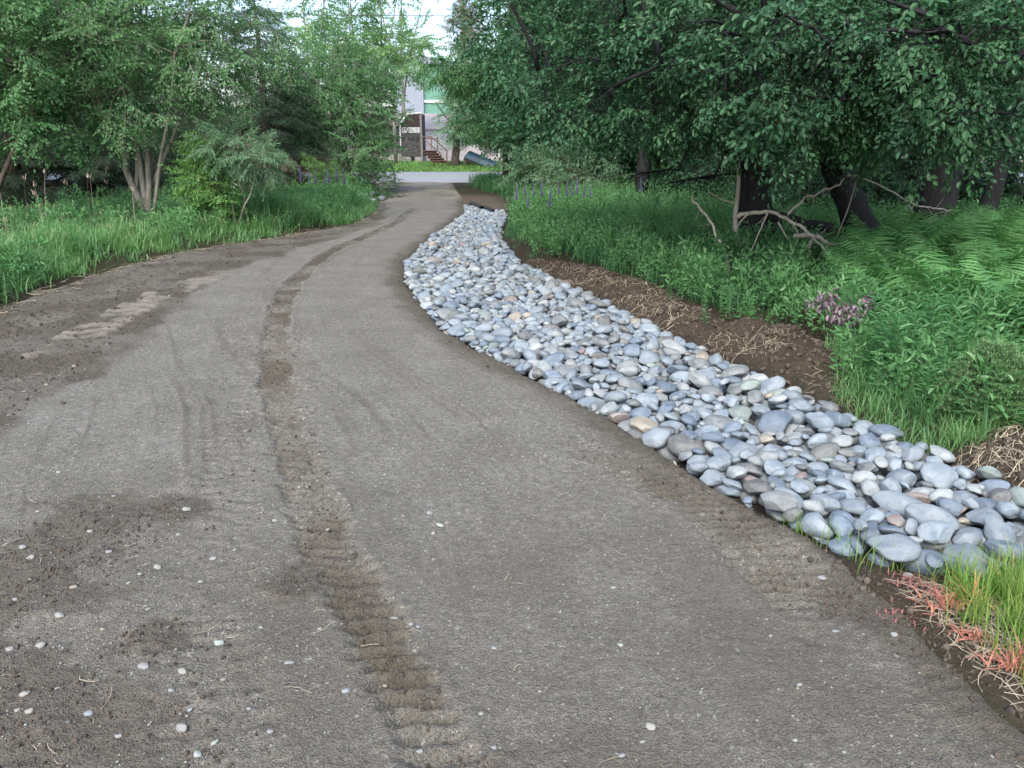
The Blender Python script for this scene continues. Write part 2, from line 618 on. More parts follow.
def soil_material():
    m, nt, b = newmat('soil')
    tc = nd(nt, 'ShaderNodeTexCoord').outputs['Object']
    col = nd(nt, 'ShaderNodeAttribute', attribute_name='gcol').outputs['Color']
    n1 = noise(nt, tc, 3, 6, 0.6)
    n2 = noise(nt, tc, 26, 6, 0.7)
    n3 = noise(nt, tc, 170, 3, 0.7)
    col = mix(nt, ramp(nt, n1, 0.3, 0.7), mix(nt, 0.35, col, (0.03, 0.024, 0.02)), col)
    col = mix(nt, ramp(nt, n2, 0.35, 0.7), mix(nt, 0.45, col, (0.02, 0.015, 0.012)), col)
    col = mix(nt, ramp(nt, n3, 0.62, 0.78), col, mix(nt, 0.4, col, (0.25, 0.2, 0.15)))
    nt.links.new(col, b.inputs['Base Color'])
    b.inputs['Roughness'].default_value = 0.95
    b.inputs['Specular IOR Level'].default_value = 0.1
    nb = bump(nt, n2, 0.9, 0.03)
    nb = bump(nt, n3, 0.5, 0.004, nb)
    nt.links.new(nb, b.inputs['Normal'])
    return m


def build_ground():
    def axis(knots):
        out = [knots[0][0]]
        for (a, s), (b, s2) in zip(knots, knots[1:]):
            n = max(1, int(abs(b - a) / ((s + s2) / 2)))
            w = np.linspace(0, 1, n + 1)[1:]
            if s2 > 1.5 * s or s > 1.5 * s2:
                k = math.log(s2 / s)
                w = (np.exp(k * w) - 1) / (math.exp(k) - 1)
            out.extend(a + (b - a) * w)
        return np.array(out)
    xs_ = axis([(-700, 60), (-40, 2), (-9, 0.15), (-5, 0.06), (-1.6, 0.05), (3.6, 0.05), (7, 0.12), (40, 2), (700, 60)])
    ys_ = axis([(-30, 4), (0.8, 0.08), (1.2, 0.05), (9, 0.05), (16, 0.12), (34, 0.4), (50, 0.8), (120, 4), (900, 60)])
    X, Y = np.meshgrid(xs_, ys_)
    Z = ground_z(X, Y)
    md = sm(-0.1, 0.2, poly_dist(X, Y, MOUND) + 0.15 * fbm(X, Y, 2, 3, 90))
    c = np.zeros(X.shape + (3,))
    c[:] = (0.035, 0.040, 0.020)
    def put(w, col):
        c[:] = c * (1 - w[..., None]) + np.array(col) * w[..., None]
    put(sm(-0.2, 0.3, fbm(X, Y, 0.8, 3, 91)), (0.045, 0.037, 0.024))
    put(md, (0.074, 0.056, 0.043))
    bed = sm(-0.12, 0.05, X - xr(Y)) * sm(0.12, -0.05, X - xs(Y)) * sm(2.4, 2.7, Y) * sm(Y_STONE1 + 1.2, Y_STONE1, Y)
    put(bed, (0.045, 0.038, 0.033))
    cor = sm(-0.1, 0.1, X - xr(Y)) * sm(2.9, 2.6, Y)
    put(cor, (0.075, 0.060, 0.045))
    cov = sm(Y_STONE1 - 0.5, Y_STONE1 + 0.3, Y) * sm(Y_STONE1 + 6.0, Y_STONE1 + 4.0, Y) * sm(-0.3, 0, X - xr(Y)) * sm(1.6, 0.9, X - xr(Y))
    put(cov, (0.115, 0.096, 0.078))
    yard = sm(Y_ST1 + 4.5, Y_ST1 + 5.5, Y) * sm(-16, -12, X)
    put(yard, (0.52, 0.46, 0.445))
    put(sm(63, 68, Y) * sm(81, 75, Y) * sm(-16, -12, X), (0.36, 0.355, 0.39))
    put(sm(88, 94, Y), (0.05, 0.08, 0.03))
    kind(grid_mesh('ground', X, Y, Z, [MAT['soil']], {'gcol': c}), 'structure')


def build_driveway():
    ys_ = [0.9]
    while ys_[-1] < Y_ST0 + 0.2:
        y = ys_[-1]
        ys_.append(y + (0.011 if y < 5.5 else 0.011 + (y - 5.5) * 0.0042))
    ys_ = np.array(ys_)
    t = np.linspace(0, 1, 430)
    X = (xg(ys_) - 0.4)[:, None] * (1 - t) + (xr(ys_) + 0.25)[:, None] * t
    Y = np.repeat(ys_[:, None], len(t), 1)
    Z, dark, tan, loose = drive_detail(X, Y)
    kind(grid_mesh('driveway', X, Y, Z, [MAT['gravel']], {'dark': dark, 'tan': tan}), 'structure')


def build_street():
    m, nt, b = newmat('worn_asphalt')
    tc = nd(nt, 'ShaderNodeTexCoord').outputs['Object']
    n1, n2 = noise(nt, tc, 0.7, 5), noise(nt, tc, 60, 3, 0.7)
    col = mix(nt, ramp(nt, n1, 0.3, 0.7), (0.21, 0.225, 0.25), (0.26, 0.275, 0.30))
    col = mix(nt, ramp(nt, n2, 0.4, 0.7), col, (0.18, 0.19, 0.205))
    nt.links.new(col, b.inputs['Base Color'])
    b.inputs['Roughness'].default_value = 0.6
    nt.links.new(bump(nt, n2, 0.3, 0.004), b.inputs['Normal'])
    xs_ = np.linspace(-90, 90, 181)
    ys_ = np.array([Y_ST0, Y_ST0 + 0.15, (Y_ST0 + Y_ST1) / 2, Y_ST1 - 0.15, Y_ST1])
    X, Y = np.meshgrid(xs_, ys_)
    bend = -0.0016 * X ** 2 * 0
    Z = np.repeat(np.array([0.0, 0.03, 0.09, 0.03, -0.02])[:, None], len(xs_), 1) + 0.02
    kind(grid_mesh('street', X, Y + bend, Z, [m], {}), 'structure')
    wm = simple('road_paint', (0.75, 0.75, 0.72), (0.5, 0.5, 0.48), 0.7, 3, 0)
    ys_ = np.array([Y_ST1 - 0.55, Y_ST1 - 0.43])
    X, Y = np.meshgrid(xs_, ys_)
    kind(grid_mesh('road_edge_line', X, Y, np.interp(Y, [Y_ST1 - 2, Y_ST1 - 0.15], [0.09, 0.05]) + 0.012, [wm], {}), 'structure')


MAT = {}
MAT['soil'] = soil_material()
MAT['gravel'] = gravel_material()
build_ground()
build_driveway()
build_street()

# ------------------------------------------------------------------ river stones
STONE_KINDS = [
    ('pale blue-grey', (0.165, 0.200, 0.243), (0.218, 0.251, 0.287), (0.106, 0.124, 0.147), 0.4, 0.42),
    ('light grey', (0.211, 0.233, 0.250), (0.268, 0.288, 0.302), (0.120, 0.124, 0.132), 0.45, 0.17),
    ('slate blue', (0.109, 0.142, 0.191), (0.155, 0.189, 0.239), (0.070, 0.087, 0.110), 0.4, 0.15),
    ('mid grey', (0.130, 0.142, 0.155), (0.180, 0.193, 0.206), (0.070, 0.073, 0.074), 0.5, 0.13),
    ('dark speckled', (0.084, 0.087, 0.092), (0.134, 0.138, 0.140), (0.268, 0.277, 0.280), 0.8, 0.05),
    ('tan', (0.239, 0.215, 0.184), (0.289, 0.273, 0.247), (0.141, 0.109, 0.088), 0.5, 0.012),
    ('pinkish brown', (0.190, 0.157, 0.151), (0.239, 0.215, 0.210), (0.106, 0.073, 0.074), 0.6, 0.02),
    ('grey-green', (0.183, 0.222, 0.213), (0.232, 0.266, 0.265), (0.106, 0.131, 0.125), 0.4, 0.035),
]
ROCK_MATS = [rockmat('stone_' + k[0].replace(' ', '_').replace('-', '_'), *k[1:5]) for k in STONE_KINDS]


def stone_shape(rng, sub, lump=0.12, planes=6):
    v, f = ico(sub)
    v = v.copy()
    for _ in range(planes):
        n = rng.normal(size=3)
        n /= np.linalg.norm(n)
        d = rng.uniform(0.64, 0.9)
        e = np.maximum(0, v @ n - d)
        v -= n[None] * (e * rng.uniform(0.75, 1.0))[:, None]
    ph = rng.uniform(0, 9, (4, 3))
    for k, a in enumerate((1.6, 2.7, 4.3, 7.0)):
        v *= (1 + lump / (k + 1) ** 1.1 * np.sin(v[:, :1] * a + ph[k, 0]) * np.sin(v[:, 1:2] * a + ph[k, 1]) * np.cos(v[:, 2:] * a + ph[k, 2]))
    v /= np.abs(v).max(0)
    return v, f


STONE_POLY = [G(*q) for q in ((842, 548), (700, 476), (600, 412), (520, 372), (440, 329), (404, 280), (406, 262), (431, 239), (466, 214), (463, 207), (507, 213), (500, 237), (521, 264), (580, 292), (640, 322), (700, 352), (780, 387), (860, 422), (960, 466), (1030, 497), (1160, 555), (1160, 610), (1024, 574), (930, 568), (880, 562))]


def build_stones():
    rng = np.random.default_rng(11)
    shapes3 = [stone_shape(rng, 4) for _ in range(22)]
    shapes2 = [(v, f) for v, f in (stone_shape(rng, 3) for _ in range(12))]
    gx0, gx1, gy0, gy1, cs = -2.4, 4.6, 1.8, Y_STONE1 + 0.8, 0.018
    nx, ny = int((gx1 - gx0) / cs), int((gy1 - gy0) / cs)
    cxs, cys = gx0 + (np.arange(nx) + 0.5) * cs, gy0 + (np.arange(ny) + 0.5) * cs
    X, Y = np.meshgrid(cxs, cys)
    hf = np.maximum(ground_z(X, Y), -1)
    inside = poly_dist(X, Y, STONE_POLY)
    owner = -np.ones(hf.shape, int)
    ok = np.argwhere(inside > 0.01)
    n_total = 11500
    ratio = rng.random(n_total)
    size = np.exp(rng.normal(math.log(0.057), 0.36, n_total))
    size = np.clip(size, 0.027, 0.115)
    size[ratio > 0.996] = rng.uniform(0.115, 0.15, (ratio > 0.996).sum())
    big = np.argsort(-size)
    order = np.concatenate([rng.permutation(big[:5000]), rng.permutation(big[5000:])])
    stones = []
    for si in order:
        a = size[si]
        b = a * rng.uniform(0.6, 0.92)
        c = a * rng.uniform(0.36, 0.62)
        best = None
        for _ in range(10):
            iy, ix = ok[rng.integers(len(ok))]
            if inside[iy, ix] < 0.55 * b:
                continue
            y_ = cys[iy]
            if y_ > 9 and rng.random() < 0.0:
                continue
            yaw = rng.uniform(0, math.pi)
            k = int(a / cs) + 1
            sl = (slice(max(0, iy - k), iy + k + 1), slice(max(0, ix - k), ix + k + 1))
            dx, dy = X[sl] - cxs[ix], Y[sl] - cys[iy]
            u, w = dx * math.cos(yaw) + dy * math.sin(yaw), -dx * math.sin(yaw) + dy * math.cos(yaw)
            r2 = (u / a) ** 2 + (w / b) ** 2
            mk = r2 < 1
            if not mk.any():
                continue
            lo = c * np.sqrt(np.clip(1 - r2, 0, 1))
            zc = np.max((hf[sl] + lo)[mk])
            score = zc + c * 0.4
            if best is None or score < best[0]:
                # lean of the bed under the stone
                hh, uu, ww = hf[sl][mk], u[mk], w[mk]
                tu = np.clip((uu * (hh - hh.mean())).sum() / ((uu ** 2).sum() + 1e-6), -0.45, 0.45)
                tw = np.clip((ww * (hh - hh.mean())).sum() / ((ww ** 2).sum() + 1e-6), -0.5, 0.5)
                best = (score, sl, mk, lo, zc, ix, iy, yaw, tu, tw)
        if best is None:
            continue
        _, sl, mk, lo, zc, ix, iy, yaw, tu, tw = best
        zc -= (0.34 if inside[iy, ix] > 0.12 else 0.62) * c
        zs = ground_z(np.array(cxs[ix]), np.array(cys[iy]))
        if zc - float(zs) > 0.17:
            continue
        top = np.where(mk, zc + lo, -9)
        upd = top > hf[sl]
        hf[sl] = np.where(upd, top, hf[sl])
        owner[sl] = np.where(upd, len(stones), owner[sl])
        Rm = Matrix.Rotation(yaw, 3, 'Z') @ Matrix.Rotation(-math.atan(tu) * 0.8 + rng.normal(0, 0.10), 3, 'Y') @ Matrix.Rotation(math.atan(tw) * 0.8 + rng.normal(0, 0.12), 3, 'X')
        stones.append(dict(p=(cxs[ix], cys[iy], zc), s=(a, b, c), R=Rm, k=int(rng.choice(len(STONE_KINDS), p=np.array([q[5] for q in STONE_KINDS]) / sum(q[5] for q in STONE_KINDS))), edge=inside[iy, ix]))
    # a few that have rolled against the far end of the culvert, across the driveway
    for _ in range(40):
        px, py = rng.uniform(352, 384), rng.uniform(193, 206)
        x, y = G(px, py)
        a = rng.uniform(0.08, 0.2)
        stones.append(dict(p=(x, y, float(ground_z(np.array(x), np.array(y))) + rng.uniform(0.03, 0.16)), s=(a, a * 0.75, a * 0.5), R=Matrix.Rotation(rng.uniform(0, 3), 3, 'Z'), k=int(rng.integers(0, 4)), edge=0))
    vis = np.bincount(owner[owner >= 0], minlength=len(stones)) * cs * cs
    P = np.array([s['p'] for s in stones])
    px, py, dist = to_px(P)
    infr = (px > -15) & (px < 1039) & (py < 790)
    show = vis * (F / dist) ** 2 * infr
    ids = np.argsort(-show)
    one = [i for i in ids[:300] if show[i] > 0]
    one_set = set(one)
    # meshes with stone-coloured materials, shared by stones of one shape and colour
    cache = {}
    labels = stone_labels(stones, one, px, py)
    for i in one:
        s = stones[i]
        key = (int(rng.integers(len(shapes3))), s['k'])
        if key not in cache:
            g = Geo()
            g.add(shapes3[key[0]][0] * 0.1, shapes3[key[0]][1])
            cache[key] = g.mesh('river_stone', [ROCK_MATS[key[1]]])
        o = link('river_stone', cache[key])
        M4 = Matrix.Translation(s['p']) @ s['R'].to_4x4() @ Matrix.Diagonal((s['s'][0] * 10, s['s'][1] * 10, s['s'][2] * 10, 1))
        o.matrix_world = M4
        tag(o, labels[i], 'stone', 'river stones lining the drainage ditch')
    g = Geo()
    for i, s in enumerate(stones):
        if i in one_set:
            continue
        v, f = shapes2[int(rng.integers(len(shapes2)))]
        vv = (v * np.array(s['s'])) @ np.array(s['R']).T + np.array(s['p'])
        g.add(vv, f, s['k'])
    kind(g.obj('ditch_stones', ROCK_MATS), 'stuff')
    return stones


SHAPE = lambda s: 'flat' if s[2] < 0.44 * s[0] else ('rounded' if s[1] > 0.8 * s[0] else 'oval')


def stone_labels(stones, one, px, py):
    """Words for each single stone: size, form, colour, then where it lies; what still reads alike is told apart by the stone it lies beside."""
    size_w = lambda a: 'small' if a < 0.065 else 'medium' if a < 0.10 else 'large' if a < 0.14 else 'huge'
    def zone(i):
        x, y, z = stones[i]['p']
        t = (x - xr(y)) / max(0.2, xs(y) - xr(y))
        if py[i] > 535:
            return 'beside the grass with orange paint'
        side = 'driveway edge' if t < 0.25 else 'bank edge' if t > 0.75 else 'mid-ditch'
        return side + (' nearest the camera' if y < 4.2 else ' below the ferns' if y < 5.4 else ' by the purple weed' if y < 7.0 else ' by the mulch bank' if y < 10.5 else ' near the lupins')
    base = {i: (f"{size_w(stones[i]['s'][0])} {SHAPE(stones[i]['s'])} {STONE_KINDS[stones[i]['k']][0]} stone,", zone(i)) for i in one}
    out, groups = {}, {}
    for i in one:
        groups.setdefault(base[i], []).append(i)
    # landmark stones: alone of their kind in their stretch
    land = [v[0] for v in groups.values() if len(v) == 1]
    P = np.array([s['p'] for s in stones])
    for (what, where), v in groups.items():
        if len(v) == 1:
            out[v[0]] = f'{what} {where}'
            continue
        v = sorted(v, key=lambda i: P[i][1])
        n = len(v)
        byx = sorted(v, key=lambda i: px[i])
        for r, i in enumerate(byx):
            if n == 2:
                w = ('left', 'right')[r] + 'most of two'
            elif n == 3:
                w = ('leftmost', 'middle', 'rightmost')[r] + ' of three'
            else:
                o_ = ['leftmost', 'second from left', 'third from left', 'fourth from left', 'fifth from left', 'sixth from left', 'seventh from left', 'eighth from left', 'ninth from left', 'tenth from left', 'eleventh from left', 'twelfth from left', 'thirteenth from left', 'fourteenth from left', 'fifteenth from left']
                w = 'rightmost' if r == n - 1 else 'second from right' if r == n - 2 and n > 4 else o_[min(r, 14)]
            out[i] = f'{what} {where}, {w}'
    return out


STONES = build_stones()

# ------------------------------------------------------------------ foliage kit
def norm(v):
    return v / (np.linalg.norm(v, axis=-1, keepdims=True) + 1e-9)


def basis(d, up, roll=None):
    """Rotation matrices (k,3,3) with columns x=d, z as near up as possible."""
    x = norm(d)
    y = norm(np.cross(np.broadcast_to(up, x.shape), x))
    z = np.cross(x, y)
    if roll is not None:
        c, s = np.cos(roll)[:, None], np.sin(roll)[:, None]
        y, z = y * c + z * s, -y * s + z * c
    return np.stack([x, y, z], -1)


# one leaf, along +x from 0 to 1: six corners, folded along the midrib
def leaf_shape(w=0.5, fold=0.10, droop=0.12, peak=0.4):
    v = np.array([(0, 0, 0), (peak * 0.8, w * 0.46, fold), (peak + 0.32, w * 0.40, fold - droop * 0.4), (1, 0, -droop), (peak + 0.32, -w * 0.40, fold - droop * 0.4), (peak * 0.8, -w * 0.46, fold)])
    f = np.array([[0, 3, 2, 1], [0, 5, 4, 3]])
    return v, f


def place(verts, faces, Rm, sc, pos):
    """k copies of a template: (k*n,3) verts and faces."""
    k, n = len(pos), len(verts)
    v = np.einsum('kij,nj->kni', Rm, verts) * np.reshape(sc, (-1, 1, 1)) + pos[:, None]
    f = (faces[None] + (np.arange(k) * n)[:, None, None]).reshape(-1, faces.shape[1])
    return v.reshape(-1, 3), f


def spray(rng, L=0.6, nside=6, per=6, leaf=0.07, w=0.5, droop=0.25, ang=50, tilt=0.5, taper=True, fold=0.1, hang=0.0):
    """A leafy twig: axis, side twigs and their leaves.  Returns (leaf verts, faces, twig verts, faces)."""
    lv, lf = leaf_shape(w, fold)
    tw = Geo()
    D, P, S = [], [], []
    ax = lambda t: np.array((L * t, 0.03 * L * math.sin(5 * t), -droop * L * t * t * 0.5))
    tube(tw, [ax(t) for t in np.linspace(0, 1, 4)], np.linspace(0.004, 0.0015, 4) * (L / 0.6), 3)
    segs = [(ax, 0.25, L)]
    for i in range(nside):
        t = 0.15 + 0.8 * (i + rng.uniform(-0.2, 0.2)) / nside
        sd = 1 if i % 2 else -1
        a = R(ang + rng.uniform(-15, 15))
        ln = L * (0.5 if not taper else 0.55 * (1 - 0.6 * t)) * rng.uniform(0.75, 1.2)
        p0, dr = ax(t), np.array((math.cos(a), sd * math.sin(a), rng.uniform(-0.35, 0.25)))
        fn = lambda s, p0=p0, dr=dr, ln=ln: p0 + dr * ln * s + np.array((0, 0, -droop * ln * s * s * 0.6))
        tube(tw, [fn(0), fn(1)], (0.002, 0.001), 3)
        segs.append((fn, 0.12, ln))
    for fn, t0, ln in segs:
        m = max(3, int(per * (ln / L) * 2.0)) if taper else per
        for j in range(m):
            t = t0 + (1 - t0) * j / (m - 1)
            p = fn(t)
            fw = fn(min(1, t + 0.02)) - fn(t - 0.02)
            fw = fw / np.linalg.norm(fw)
            sd = 1 if j % 2 else -1
            a = sd * R(rng.uniform(30, 70)) if j < m - 1 else R(rng.uniform(-15, 15))
            d = np.array((fw[0] * math.cos(a) - fw[1] * math.sin(a), fw[0] * math.sin(a) + fw[1] * math.cos(a), fw[2] - rng.uniform(0, 0.5) - hang))
            D.append(d); P.append(p); S.append(leaf * rng.uniform(0.5, 1.3))
    D, P, S = np.array(D), np.array(P), np.array(S)
    up = norm(np.array((0, 0, 1.0)) + rng.normal(0, tilt, (len(D), 3)))
    v, f = place(lv, lf, basis(D, up), S, P)
    g = Geo(); g.v, g.f, g.n = tw.v, tw.f, tw.n
    tv = np.concatenate(tw.v)
    return v, f, tv, tw.f


RS = np.random.default_rng(21)
SPRAYS = {
    'apple': [spray(RS, rl, 7, 7, ls, wd, dr, tilt=0.6) for rl, ls, wd, dr in ((.5, .062, .62, .25), (.42, .046, .66, .15), (.6, .055, .58, .4), (.5, .068, .6, .3), (.38, .040, .66, .2), (.55, .058, .64, .5), (.45, .050, .7, .2), (.62, .060, .55, .35))],
    'alder': [spray(RS, 0.62, 8, 8, 0.062, 0.62, 0.25, tilt=0.6) for _ in range(7)],
    'fine': [spray(RS, 0.70, 9, 9, 0.056, 0.56, 0.35, tilt=0.6) for _ in range(7)],
    'willow': [spray(RS, 0.6, 7, 9, 0.085, 0.26, 0.5, tilt=0.5, hang=0.25) for _ in range(6)],
    'hang': [spray(RS, 0.65, 6, 7, 0.085, 0.42, 0.9, tilt=0.5, hang=0.55) for _ in range(6)],
    'big': [spray(RS, 1.3, 8, 8, 0.15, 0.6, 0.25, tilt=0.6) for _ in range(6)],
    'needle': [spray(RS, 0.75, 12, 9, 0.11, 0.16, 0.25, ang=55, tilt=0.3, fold=0.02) for _ in range(6)],
    'forb': [spray(RS, 0.42, 8, 5, 0.055, 0.42, -0.1, ang=42, tilt=0.5) for _ in range(6)],
}

MAT['bark_dark'] = simple('bark_dark', (0.031, 0.031, 0.035), (0.014, 0.014, 0.016), 0.95, 14, 0.9, 0.03, 0.1, stretch=(1, 1, 0.2))
MAT['bark_grey'] = simple('bark_grey', (0.30, 0.28, 0.25), (0.15, 0.135, 0.12), 0.9, 18, 0.8, 0.015, 0.1, stretch=(1, 1, 0.25))
MAT['bark_mid'] = simple('bark_mid', (0.11, 0.09, 0.075), (0.05, 0.042, 0.035), 0.9, 16, 0.8, 0.02, 0.1, stretch=(1, 1, 0.25))
MAT['deadwood'] = simple('deadwood', (0.42, 0.38, 0.34), (0.26, 0.23, 0.20), 0.9, 25, 0.5, 0.01, 0.1, stretch=(1, 1, 0.3))
MAT['apple_leaf'] = leafmat('apple_leaf', (0.018, 0.066, 0.036), (0.064, 0.165, 0.085), 0.30, 0.48, 0.3, 1.6, (0.065, 0.165, 0.065))
MAT['alder_leaf'] = leafmat('alder_leaf', (0.072, 0.205, 0.088), (0.140, 0.300, 0.130), 0.38, 0.45, 0.35, 0.9, (0.11, 0.26, 0.11))
MAT['fine_leaf'] = leafmat('fine_leaf', (0.090, 0.220, 0.095), (0.170, 0.325, 0.150), 0.42, 0.45, 0.35, 0.9, (0.14, 0.28, 0.12))
MAT['spring_leaf'] = leafmat('spring_leaf', (0.13, 0.27, 0.11), (0.20, 0.35, 0.15), 0.42, 0.45, 0.35, 0.8, (0.16, 0.27, 0.09))
MAT['willow_leaf'] = leafmat('willow_leaf', (0.12, 0.26, 0.15), (0.20, 0.35, 0.22), 0.36, 0.45, 0.4, 0.8)
MAT['bright_leaf'] = leafmat('bright_leaf', (0.10, 0.25, 0.065), (0.16, 0.33, 0.10), 0.38, 0.42, 0.4, 2.0)
MAT['needle'] = leafmat('needle', (0.016, 0.034, 0.022), (0.028, 0.052, 0.030), 0.08, 0.6, 0.25, 1.0)
MAT['needle_young'] = leafmat('needle_young', (0.10, 0.21, 0.09), (0.16, 0.29, 0.12), 0.2, 0.5, 0.3, 3.0)
MAT['dead_needle'] = leafmat('dead_needle', (0.09, 0.065, 0.05), (0.13, 0.095, 0.07), 0.1, 0.8, 0.1, 1.0)
MAT['red_leaf'] = leafmat('red_leaf', (0.16, 0.11, 0.075), (0.21, 0.17, 0.10), 0.3, 0.5, 0.3, 1.0)
MAT['grass'] = leafmat('grass_blade', (0.095, 0.235, 0.095), (0.185, 0.340, 0.155), 0.40, 0.5, 0.3, 1.2, (0.19, 0.33, 0.12))
MAT['grass_dark'] = leafmat('meadow_blade', (0.038, 0.130, 0.058), (0.075, 0.200, 0.090), 0.34, 0.5, 0.25, 0.8, (0.07, 0.18, 0.065))
MAT['grass_bright'] = leafmat('lawn_blade', (0.12, 0.27, 0.07), (0.19, 0.34, 0.11), 0.35, 0.5, 0.3, 0.5)
MAT['forb_leaf'] = leafmat('forb_leaf', (0.068, 0.195, 0.075), (0.130, 0.290, 0.115), 0.34, 0.45, 0.35, 1.2)
MAT['fern_leaf'] = leafmat('fern_leaf', (0.066, 0.195, 0.066), (0.125, 0.290, 0.100), 0.32, 0.5, 0.3, 2.0)
MAT['weed_leaf'] = leafmat('weed_leaf', (0.070, 0.215, 0.090), (0.130, 0.310, 0.135), 0.32, 0.45, 0.35, 2.5)
MAT['straw'] = simple('straw', (0.34, 0.29, 0.22), (0.20, 0.165, 0.125), 0.85, 40, 0, island=0.4)
MAT['seed'] = simple('seed_head', (0.50, 0.40, 0.32), (0.36, 0.29, 0.24), 0.9, 40, 0, island=0.2)
MAT['green_stem'] = simple('green_stem', (0.07, 0.13, 0.04), (0.05, 0.09, 0.03), 0.7, 20, 0)


def grow(name, label, cat, base, stems, blobs, leaf, mat, bark, seed, group=None, limb_every=9, sc=1.0, jitter=1.0, low=None):
    """A tree: stems (list of (points, r0, r1)) and crown clumps (centre, radii, number of sprays); limbs run from the stems to the
    clumps, and every spray hangs on a thin branch of its own."""
    rng = np.random.default_rng(seed)
    base = np.asarray(base, float)
    t = thing(name, label, cat, tuple(base), group=group)
    wood, crown = Geo(), Geo()
    skel = []
    for pts, r0, r1 in stems:
        p = spline(np.asarray(pts, float) - base, max(8, 3 * len(pts)))
        p[1:-1] += rng.normal(0, 0.02, p[1:-1].shape) * jitter
        rad = r1 + (r0 - r1) * (1 - np.linspace(0, 1, len(p))) ** 1.1
        rad[0] *= 1.25
        tube(wood, p, rad, 10 if r0 > 0.06 else 6, rough=0.22, rng=rng)
        skel.append(p[len(p) // 5:])
    skel = np.concatenate(skel)
    kinds = SPRAYS[leaf] if isinstance(leaf, str) else leaf
    D, P, K = [], [], []
    for c, rad, n in blobs:
        c, rad = np.asarray(c, float) - base, np.asarray(rad, float)
        u = norm(rng.normal(size=(n, 3)))
        r = rng.random(n) ** 0.42
        # bites out of the clump, so that its outline is uneven
        bump_ = 1 + 0.38 * np.sin(u[:, 0] * 4.1 + seed) * np.sin(u[:, 1] * 3.7 + 2 * seed) + 0.22 * np.sin(u[:, 2] * 6.3 + seed)
        p = c + u * rad * (r * bump_)[:, None]
        if low is not None:
            p = p[p[:, 2] + base[2] > low]
        if not len(p):
            continue
        d = norm((p - c) / rad * 0.8 + rng.normal(0, 0.45, p.shape) + np.array((0, 0, -0.08)))
        # limbs
        m = max(1, len(p) // limb_every)
        for q in p[rng.choice(len(p), m, replace=False)]:
            dist = np.linalg.norm(skel - q, axis=1) + 1.2 * np.maximum(0, skel[:, 2] - q[2] + 0.1)
            a = skel[np.argmin(dist)]
            ln = np.linalg.norm(q - a)
            if ln < 0.15:
                continue
            mid = (a + q) / 2 + np.array((0, 0, 0.12 * ln)) + rng.normal(0, 0.06 * ln, 3)
            b = bez(a, mid, q, 7)
            b[1:-1] += rng.normal(0, 0.02 * ln, b[1:-1].shape)
            tube(wood, b, np.linspace(0.012 + 0.012 * min(ln, 3), 0.006, 7), 5)
            skel = np.concatenate([skel, b[2:]])
        for i, q in enumerate(p):
            dist = np.linalg.norm(skel - q, axis=1)
            a = skel[np.argmin(dist)]
            if 0.05 < dist.min() < 2.5:
                b = bez(a, (a + q) / 2 + np.array((0, 0, 0.06)), q, 4)
                tube(wood, b, np.linspace(0.006, 0.003, 4), 3, cap=False)
        D.append(d); P.append(p)
    D, P = np.concatenate(D), np.concatenate(P)
    ks = rng.integers(0, len(kinds), len(P))
    for k, (lv, lf, tv, tf) in enumerate(kinds):
        w = ks == k
        if not w.any():
            continue
        Rm = basis(D[w], np.array((0, 0, 1.0)), rng.normal(0, 0.35, w.sum()))
        s = sc * rng.uniform(0.75, 1.25, w.sum())
        v, f = place(lv, lf, Rm, s, P[w])
        crown.add(v, f)
        for ff in tf:
            v, f = place(tv, ff, Rm, s, P[w])
            wood.add(v, f)
    wood.obj('trunk', [bark], t)
    crown.obj('crown', [mat], t, smooth=False)
    return t


def gz(x, y):
    return float(ground_z(np.array(float(x)), np.array(float(y))))


def foot(px, py, lift=0.0):
    x, y = G(px, py)
    for _ in range(4):
        x, y = G(px, py, gz(x, y) + lift)
    return np.array((x, y, gz(x, y) - 0.04))


def at_d(px, d):
    """Standing point on the ground at d metres ahead in the direction of the pixel column px."""
    a, b, c = ray(px, 200)
    x = a / b * d
    return np.array((x, d, gz(x, d) - 0.04))


def fan(base, tops, r0, r1, rng, spread=0.12, sway=0.15):
    out = []
    for tp in tops:
        b = np.asarray(base, float) + np.append(rng.normal(0, spread, 2), 0)
        m = (b + np.asarray(tp)) / 2 + np.append(rng.normal(0, sway, 2), 0.1)
        out.append(([b, m, tp], r0 * rng.uniform(0.7, 1.1), r1))
    return out


def blob_px(px, py, d, rx, ry, rz, n):
    return W(px, py, d), (rx, ry, rz), n


